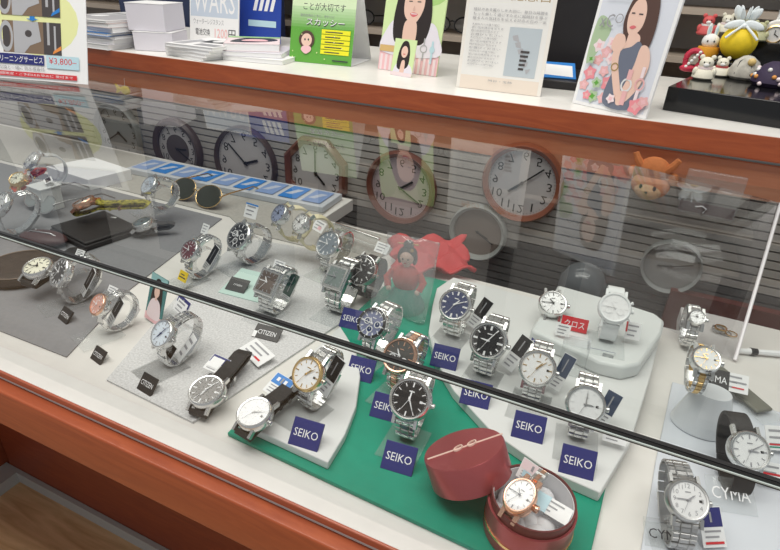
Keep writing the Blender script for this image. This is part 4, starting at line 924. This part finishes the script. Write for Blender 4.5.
dpt = H_ * math.sin(lean) * 2 + .03
b = MB(); yb = dpt; yt, zt = H_ * math.sin(lean), H_ * math.cos(lean)
b.add([(-w_ / 2, yb, .001), (w_ / 2, yb, .001), (w_ / 2, yt + .001, zt), (-w_ / 2, yt + .001, zt)], [(0, 1, 2, 3)], PAPER); o = b.build('back_panel', tc); o.modifiers.new('s', 'SOLIDIFY').thickness = .0008
b = MB(); b.bbox(-w_ / 2, w_ / 2, .001, dpt, 0, .0008, PAPER); b.build('bottom_flap', tc)
# pink portrait poster
def poster(name, label, cat, pl_, pr_, H_, lean, base, ops, t=.003, strut=True, zz=ZS):
    a_ = P(*pl_, zz); c_ = P(*pr_, zz); yaw = math.atan2((c_ - a_).y, (c_ - a_).x); w = (c_ - a_).length; m = (a_ + c_) / 2
    r = card(name, label, cat, (m.x, m.y, zz + .0005), yaw, lean, w, H_, base, ops, t)
    if strut:
        b = MB(); s_ = math.sin(math.radians(lean)); hh = H_ * .5
        b.prism([(.006, 0), (hh * s_ + .006, hh * math.cos(math.radians(lean))), (hh * s_ + .04, 0)], -.0006, .0006, PAPER); b.v = [Vector((v.z, v.x, v.y)) for v in b.v]; b.build('easel_back', r)
    return r
LG = mat('lawn_print', (.42, .66, .22), .5); LG2 = mat('lawn_pale', (.66, .82, .42), .5); BLOUSE = mat('blouse', (.80, .76, .84), .6)
pk = []
for i in range(12): pk.append(('r', .02 + i * .082, 0, .06 + i * .082, .14, PPINK))
poster('poster', 'poster of a smiling long-haired woman in white on a green lawn, pink stripes below', 'poster', (378, 69), (436, 77), .20, 10, LG2,
       [('b', [(0, .62), (.3, .7), (.25, .95), (0, 1)], LG), ('b', [(.7, .6), (1, .66), (1, .98), (.75, .95)], LG), ('r', 0, 0, 1, .165, PINK)] + pk + [('b', [(.04, .16), (.10, .38), (.28, .46), (.55, .40), (.82, .44), (.95, .34), (.97, .16)], BLOUSE),
        ('b', [(.22, .27), (.18, .45), (.25, .72), (.38, .86), (.60, .86), (.74, .70), (.80, .45), (.72, .27), (.55, .24), (.36, .24)], HAIR), ('b', [(.36, .48), (.33, .6), (.38, .74), (.5, .78), (.63, .72), (.66, .58), (.6, .47), (.5, .42)], SKIN), ('b', [(.38, .24), (.37, .42), (.5, .46), (.58, .40), (.56, .24)], SKIN),
        ('b', [(.44, .50), (.5, .475), (.57, .50), (.5, .515)], mat('lips', (.70, .16, .18), .5)), ('r', .46, .499, .55, .506, WINK), ('r', .40, .60, .46, .608, TXT), ('r', .54, .60, .60, .608, TXT), ('b', [(.48, .53), (.50, .57), (.52, .53)], mat('skin_shade', (.70, .44, .36), .6)),
        ('r', 0, .165, .25, .22, mat('tan_print', (.66, .44, .18), .5)), ('o', .74, .22, .06, .035, .25, SG), ('r', .73, .12, .75, .19, SG), ('r', .73, .255, .75, .31, SG), ('e', .88, .22, .04, .03, LBLUE), ('r', .865, .10, .895, .29, LBLUE), ('e', .60, .15, .03, .035, PINK)])
poster('small_card', 'small portrait card of the same woman standing before the lawn poster', 'card', (390, 74.5), (411, 78), .062, 12, LG2,
       [('b', [(.15, 0), (.2, .3), (.5, .4), (.9, .28), (.95, 0)], BLOUSE), ('b', [(.28, .2), (.25, .6), (.4, .92), (.65, .92), (.78, .6), (.72, .25)], HAIR), ('e', .52, .66, .15, .16, SKIN), ('b', [(.42, .05), (.45, .4), (.6, .4), (.6, .05)], SKIN), ('r', .0, 0, 1, .1, PPINK), ('r', .47, .59, .57, .61, RED)], .001, False)
# text poster
rows = []
tx = ['時計のある暮らしを大切に、毎日の時間を', 'もっと楽しく過ごすために腕時計を選ぶ', '贈る人の気持ちを伝える記念の日の一本']
for i, t in enumerate(tx): rows.append(('t', t, .10, .555 - i * .030, .93, .575 - i * .030, GINK))
for i in range(13): rows.append(('t', ['大切な人への贈り物に', '思い出の時計をどうぞ', '時の記念日にあわせて', 'お選びください'][i % 4], .10, .455 - i * .0235, .42 + .05 * ((i * 3) % 2), .470 - i * .0235, GINK))
tip = mat('pale_orange', (.84, .74, .64), .6)
poster('poster', 'cream text poster with a blue-grey map picture headed with an anniversary title', 'poster', (456, 87), (540, 97), .212, 6, PAPERC,
       [('r', .04, .03, .96, .66, mat('inner_paper', (.84, .83, .80), .6)), ('r', .04, .0, .96, .10, tip), ('t', '記念日', .50, .635, .93, .70, mat('gold_ink', (.45, .33, .18), .5)), ('t', '時の', .20, .635, .44, .70, MATS['photo_orange']), ('r', .54, .12, .90, .46, mat('map_blue', (.52, .58, .62), .5))] +
       [('p', [(.58 + .04 * i, .40 - .045 * i), (.64 + .04 * i, .41 - .045 * i), (.67 + .03 * i, .36 - .04 * i), (.60 + .04 * i, .37 - .045 * i)], SG) for i in range(6)] + [('r', .70, .17 + .03 * i, .76 + .01 * i, .185 + .03 * i, BG) for i in range(5)] + rows + [('t', '時計・宝飾', .38, .065, .66, .082, GINK)], .002)
# watch advertisement poster
JW = mat('bluish_print', (.70, .73, .80), .5); DRESS = mat('slate_dress', (.15, .17, .23), .5); ROS = mat('rose_print', (.80, .45, .45), .5); ROS2 = mat('coral_print', (.82, .28, .32), .5); LEAF = mat('leafy', (.42, .55, .35), .5)
fl_ = []
for i, (x, y, s_, m) in enumerate([(.16, .44, .08, PPINK), (.28, .40, .08, ROS), (.20, .34, .07, ROS), (.33, .47, .08, PPINK), (.36, .36, .07, PPINK), (.14, .24, .09, ROS2), (.10, .15, .07, ROS), (.42, .19, .10, ROS2), (.32, .27, .07, ROS), (.26, .08, .08, LEAF), (.40, .08, .07, ROS), (.18, .08, .06, ROS2), (.85, .07, .10, ROS2), (.93, .11, .07, ROS), (.52, .09, .06, PPINK), (.28, .18, .07, LEAF), (.12, .34, .06, LEAF)]):
    fl_ += [('b', [(x + s_ * (1 if q_ % 2 else .72) * math.cos(q_ * PI / 5 + i), y + .62 * s_ * (1 if q_ % 2 else .72) * math.sin(q_ * PI / 5 + i)) for q_ in range(10)], m),
            ('b', [(x + s_ * .5 * (1 if q_ % 2 else .6) * math.cos(q_ * PI / 4 + i), y + .31 * s_ * (1 if q_ % 2 else .6) * math.sin(q_ * PI / 4 + i)) for q_ in range(8)], {ROS: PINK, ROS2: ROS, PPINK: PINK, LEAF: MATS['leaf_green']}[m])]
poster('poster', 'watch advertisement poster of a dark-haired woman in a slate sleeveless dress with pink flowers', 'poster', (572, 103), (645, 119.5), .192, 8, PAPER,
       [('r', .04, .025, .96, .97, JW), ('b', [(.05, .3), (.25, .52), (.2, .62), (.05, .62)], LEAF)] + fl_[:24] +
       [('b', [(.42, .56), (.40, .66), (.46, .80), (.60, .84), (.74, .80), (.80, .62), (.78, .46), (.68, .48), (.60, .54), (.50, .48)], HAIRB),
        ('b', [(.50, .50), (.52, .56), (.64, .54), (.66, .48), (.60, .40), (.50, .42)], SKIN), ('b', [(.45, .60), (.44, .68), (.49, .76), (.58, .77), (.64, .70), (.64, .60), (.57, .535), (.50, .54)], SKIN),
        ('b', [(.42, .05), (.44, .30), (.46, .42), (.58, .46), (.66, .50), (.74, .44), (.78, .30), (.80, .05)], DRESS), ('b', [(.70, .47), (.80, .46), (.86, .34), (.80, .18), (.66, .06), (.58, .08), (.64, .22), (.68, .34)], SKIN), ('b', [(.56, .10), (.64, .10), (.48, .34), (.46, .46), (.38, .46), (.40, .32)], SKIN), ('b', [(.33, .46), (.36, .53), (.46, .53), (.50, .46), (.44, .41), (.36, .42)], SKIN),
        ('b', [(.49, .585), (.53, .575), (.57, .59), (.53, .60)], MATS['lips']), ('r', .47, .675, .51, .683, TXT), ('r', .56, .672, .61, .680, TXT), ('o', .45, .31, .05, .03, .3, GOLD)] +
       [('o', .66, .20, .07, .05, .3, SILV), ('r', .64, .06, .70, .16, ROS), ('r', .64, .24, .70, .31, ROS), ('o', .82, .22, .06, .045, .3, ROS), ('r', .80, .08, .84, .18, PPINK), ('r', .80, .265, .84, .34, PPINK), ('t', 'xC', .10, .57, .28, .66, GINK), ('o', .34, .635, .05, .032, .2, GINK), ('r', .12, .79, .52, .80, GINK), ('r', .12, .76, .40, .766, GINK)] + fl_[24:], .004)
# black riser box with figurines
a_ = P(662, 110, ZS); c_ = P(781, 129, ZS); ya = math.atan2((c_ - a_).y, (c_ - a_).x)
rb = thing('black_riser', 'glossy black riser box at the right end of the white shelf', 'riser', (a_.x, a_.y, ZS + .0003), ya)
RH = .034; b = MB(); b.bbox(0, .34, 0, .215, 0, RH, mat('gloss_black', (.008, .008, .009), .12)); b.build('box', rb, .0015)
T2, T3 = RH + .020, RH + .047
b = MB(); b.bbox(.0, .34, .2155, .362, 0, T2, MATS['gloss_black']); b.build('middle_step', rb, .0015)
b = MB(); b.bbox(.0, .34, .3625, .52, 0, T3, MATS['gloss_black']); b.build('rear_step', rb, .0015)
TOPZ = ZS + RH + .0006
def fig(name, label, cat, u, v, rz=0, sc_=1.5):
    Tz = TOPZ if v > 65 else (TOPZ + .020 if v > 45 else TOPZ + .047)
    q_ = P(u, v, Tz); f_ = thing(name, label, cat, (q_.x, q_.y, Tz), rz); f_.scale = (sc_,) * 3; return f_
IV = mat('ivory', (.80, .77, .64), .6); SW = mat('soft_white', (.82, .82, .80), .6); YC = mat('yellow_cloth', (.90, .66, .02), .65, noise=.12, nscale=120)
f = fig('rabbit_figure', 'white rabbit figure sitting in an orange cup on the black riser', 'figurine', 706, 57)
b = MB(); b.lathe([(.008, 0), (.011, .001), (.0125, .006), (.0115, .0115)], mat('orange_cup', (.82, .38, .03), .5), 26); b.build('cup', f)
b = MB(); b.ell((0, 0, .0175), (.0095, .0085, .0085), SW); b.build('head', f)
for sx in (-1, 1):
    b = MB(); b.ell((sx * .004, 0, .0295), (.0026, .0018, .0075), SW); b.ell((sx * .004, -.0015, .0295), (.0013, .0008, .005), LBLUE); b.build('ear', f)
    b = MB(); b.ell((sx * .0035, -.0082, .018), (.0009, .0006, .0012), BLK); b.build('eye', f)
f = fig('egg_ornament', 'bright yellow egg in clear wrap tied with a white bow on the black riser', 'ornament', 733, 60)
b = MB(); b.ell((0, 0, .0195), (.0195, .0175, .0185), YC, 28); b.build('egg', f)
b = MB()
for q_ in range(9):
    an = q_ * .7; b.ell((.008 * math.cos(an), .006 * math.sin(an), .047 + .002 * (q_ % 2)), (.004, .0012, .010), mat('white_ribbon', (.80, .86, .88), .5), 10, Matrix.Rotation(an, 3, 'Z') @ Matrix.Rotation(.6, 3, 'Y'))
b.build('wrap_top', f)
b = MB()
for sx in (-1, 1): b.ell((sx * .010, -.009, .038), (.0105, .002, .0045), MATS['white_ribbon'], 14, Matrix.Rotation(sx * .3, 3, 'Y')); b.tube([(sx * .002, -.011, .037), (sx * .010, -.0165, .030), (sx * .016, -.018, .024)], .0014, MATS['white_ribbon'])
b.ell((0, -.010, .037), (.003, .003, .003), MATS['white_ribbon']); b.build('bow', f)
f = fig('charm', 'red looped cord charm with white beads, leftmost on the black riser', 'charm', 690, 72)
b = MB(); b.tube([(.008 * math.cos(2 * PI * i / 20), .002, .013 + .010 * math.sin(2 * PI * i / 20)) for i in range(20)], .0032, mat('charm_red', (.55, .03, .07), .6), closed=True); b.ell((-.004, 0, .004), (.0085, .006, .004), MATS['charm_red']); b.build('cord', f)
b = MB()
for i in range(6): b.ell((-.006 + i * .0022, -.004, .006 + i * .0032), (.0018, .0018, .0018), SW, 10)
b.build('beads', f)
def bear(label, u, v, col, s=1, bow=None, rz=0):
    f = fig('animal_figure', label, 'figurine', u, v, rz); f.scale = (s * 1.4,) * 3
    b = MB(); b.lathe([(.009, 0), (.0115, .002), (.0105, .008), (.006, .012)], col, 22); b.build('body', f)
    b = MB(); b.ell((0, -.001, .0165), (.0072, .0066, .0064), col); b.ell((0, -.0068, .0150), (.003, .002, .0022), SW); b.build('head', f)
    for sx in (-1, 1):
        b = MB(); b.ell((sx * .0055, 0, .0225), (.0026, .0018, .0026), col); b.build('ear', f)
        b = MB(); b.ell((sx * .0026, -.0070, .0178), (.0007, .0005, .0009), BLK); b.build('eye', f)
        b = MB(); b.ell((sx * .009, -.004, .008), (.0028, .003, .0045), col); b.build('arm', f)
    if bow:
        b = MB(); b.ring([(.0062, .0108), (.0078, .0108), (.0078, .0130), (.0062, .0130)], bow, 20); b.build('collar', f)
bear('ivory bear figure with a pale collar right of the red charm', 702, 79, IV, 1.05, PPINK)
bear('ivory bear figure with a red collar in front of the yellow egg', 719, 76, IV, .9, mat('collar_red', (.5, .08, .08), .5))
bear('small red and white animal figure at the back left of the riser', 705, 35, mat('toy_red', (.62, .10, .10), .6), 1.1, SW)
bear('small ivory bear figure at the back behind the rabbit', 724, 33, IV, 1.1, PPINK)
bear('small green-grey animal figure between the egg and the white bag', 756, 41, mat('sage', (.50, .50, .30), .6), 1.0)
f = fig('cloth_pouch', 'grey and cream rounded cloth pouch with a gold bead in front of the yellow egg', 'pouch', 742, 79)
b = MB(); b.lathe([(.012, 0), (.0155, .003), (.0158, .009), (.012, .018), (.005, .0235), (.001, .0245)], mat('grey_cream_cloth', (.52, .50, .44), .7, noise=.3, nscale=150), 28); b.build('pouch', f)
b = MB()
for i in range(6): b.tube([(.0157 * math.cos(i), .0157 * math.sin(i), .006), (.012 * math.cos(i), .012 * math.sin(i), .0185), (.001, 0, .025)], .0005, TXT, 6)
b.build('seam', f)
b = MB(); b.ell((.003, -.012, .019), (.004, .0035, .004), mat('gold_bead', (.72, .52, .20), .5)); b.build('bead', f)
f = fig('bag_clock', 'white handbag shaped clock with a round gold dial on the black riser', 'clock', 773, 58, ya)
b = MB(); b.prism(smooth_closed([(-.022, .001), (.022, .001), (.024, .018), (.019, .036), (.008, .043), (-.008, .043), (-.019, .036), (-.024, .018)], 4), -.008, .008, SW); b.v = [Vector((v.x, -v.z, v.y)) for v in b.v]; b.build('body', f, .002)
b = MB(); b.tube([(-.008, 0, .042), (-.008, 0, .052), (-.003, 0, .058), (.005, 0, .058), (.010, 0, .051), (.010, 0, .042)], .0022, SW, 10); b.build('handle', f)
b = MB(); b.M = Matrix.Translation((-.006, -.0085, .027)) @ Matrix.Rotation(PI / 2, 4, 'X'); b.ring([(.0105, 0), (.0105, .002), (.0090, .0028), (.0085, 0)], GOLD, 28); b.lathe([(.0088, 0), (.0088, .0008)], SILV, 28)
b.box((.002, -.001, .0014), (.006, .0008, .0004), BLK, Matrix.Rotation(-.6, 3, 'Z')); b.box((0, .002, .0014), (.0008, .005, .0004), BLK); b.build('dial', f)
f = fig('drawstring_pouch', 'dark purple pouch with orange and white dots at the right picture edge', 'pouch', 771, 86)
b = MB(); b.lathe([(.017, 0), (.0205, .004), (.019, .012), (.012, .020), (.006, .0235)], mat('purple_cloth', (.035, .022, .06), .7), 30)
b.build('pouch', f)
b = MB()
for i in range(26):
    an = i * 2.4; zz = .003 + .015 * ((i * 7) % 10) / 10; rr = .0203 - .55 * max(0, zz - .008); b.ell((rr * math.cos(an), rr * math.sin(an), zz), (.0022, .0022, .0022), [mat('dot_orange', (.75, .33, .08), .6), SW, PPINK][i % 3], 10, h=6)
b.build('dots', f)
p = PY(124, 90, YB - .008)
f = thing('plush_charm', 'small bright yellow fish-tailed charm hanging on the wooden rail near the flyer', 'charm', (p.x, p.y, p.z - .012), 0)
b = MB(); b.ell((.004, 0, .012), (.0125, .006, .0085), YC); b.build('body', f)
b = MB(); b.prism([(-.004, .012), (-.022, .022), (-.018, .012), (-.022, .003)], -.002, .002, YC); b.v = [Vector((v.x, -v.z, v.y)) for v in b.v]; b.build('tail', f)
b = MB(); b.tube([(.004, 0, .020), (.004, .002, .035)], .0005, WINK, 6); b.build('cord', f)
p = P(570, 372, ZW)
f = thing('clear_block', 'tall clear acrylic block on the large white plate behind the SEIKO sign', 'display block', (p.x, p.y, ZW + .0003), .1)
b = MB(); b.bbox(-.012, .012, -.008, .008, 0, .034, ACRY); b.build('block', f, .002)
b = MB(); b.bbox(-.0125, .0125, -.0085, .0085, .0343, .0353, FILM); b.build('top_plate', f)
# dark tray with blue card behind
p = P(562, 88, ZS)
tr = thing('black_tray', 'black tray between the text poster and the advertisement poster', 'tray', (-.19, 1.10, ZS + .0003), .1)
b = MB(); b.bbox(-.08, .12, -.07, .10, 0, .014, mat('tray_black', (.02, .018, .02), .35)); b.build('base', tr, .002)
b = MB(); b.bbox(-.08, .12, .09, .10, .0142, .15, MATS['tray_black']); b.build('back_board', tr)
card('display_card', 'blue and white card lying on the black tray', 'card', (-.185, 1.045, ZS + .016), .25, 72, .10, .06, BLUE, [('p', [(.3, .2), (.95, .1), (.95, .8), (.5, .85)], PAPER)])

# ================================================================== EYEWEAR RACK BEHIND
rk = thing('eyewear_rack', 'dark shelf rack of spectacles on the wall behind the white counter', 'rack', (0, 1.75, -.8))
DW = mat('rack_dark', (.035, .018, .016), .5); RKB = mat('rack_back', (.78, .74, .70), .6); SHL = mat('rack_shelf', (.50, .42, .34), .5)
b = MB(); b.bbox(-2.6, 1.2, 1.80, 1.83, -.8, 1.1, RKB); kid(b, 'back_board', rk)
zs_ = [-.16 + .105 * i for i in range(7)]
for z in zs_:
    b = MB(); b.bbox(-2.6, 1.2, 1.58, 1.80, z - .014, z, SHL); kid(b, 'shelf', rk)
b = MB()
for x in (-2.4, -1.65, -.98, -.36, -.12, .3, .8): b.bbox(x, x + .03, 1.57, 1.80, -.8, 1.1, DW)
kid(b, 'uprights', rk)
def specs(root_label, x, z, fm):
    r = thing('spectacles', root_label, 'spectacles', (x, 1.63, z + .0005), 0, 'spectacles on the rack shelves')
    for sx in (-1, 1):
        m = MB(); m.M = Matrix.Translation((sx * .034, 0, .024)) @ Matrix.Rotation(PI / 2, 4, 'X'); m.tube([(.027 * math.cos(2 * PI * i / 20), .020 * math.sin(2 * PI * i / 20), 0) for i in range(20)], .0022, fm, 6, True); m.build('rim', r)
        m = MB(); m.tube([(sx * .061, 0, .030), (sx * .066, .02, .030), (sx * .064, .10, .026), (sx * .062, .12, .003)], .0018, fm, 6); m.build('temple', r)
        m = MB(); m.M = Matrix.Translation((sx * .034, 0, .024)) @ Matrix.Rotation(PI / 2, 4, 'X'); m.lathe([(.0265, 0), (.0265, .0008)], CRYS, 20, sy=.74); m.build('lens', r)
    m = MB(); m.tube([(-.009, 0, .030), (0, -.002, .034), (.009, 0, .030)], .002, fm, 6); m.build('bridge', r)
    return r
def copy_tree(o, parent=None):
    c = o.copy(); C.objects.link(c); c.parent = parent
    for ch in list(o.children): copy_tree(ch, c)
    return c
s0 = None
for iz, z in enumerate(zs_[:5]):
    for ix in range(5):
        x = (-.875, -.72, -.57, -.43, -.225)[ix]
        if s0 is None: s0 = specs('dark framed spectacles on the rack behind the posters', x, z, BLK); continue
        c = copy_tree(s0); c.location = (x, 1.63, z + .0005)
b = MB(); b.bbox(-1.55, -.97, 1.37, 1.40, -.5, .75, mat('navy_panel', (.012, .022, .07), .4)); o = b.build('navy_panel'); tag(o, 'dark navy panel standing behind the price cards', 'panel')
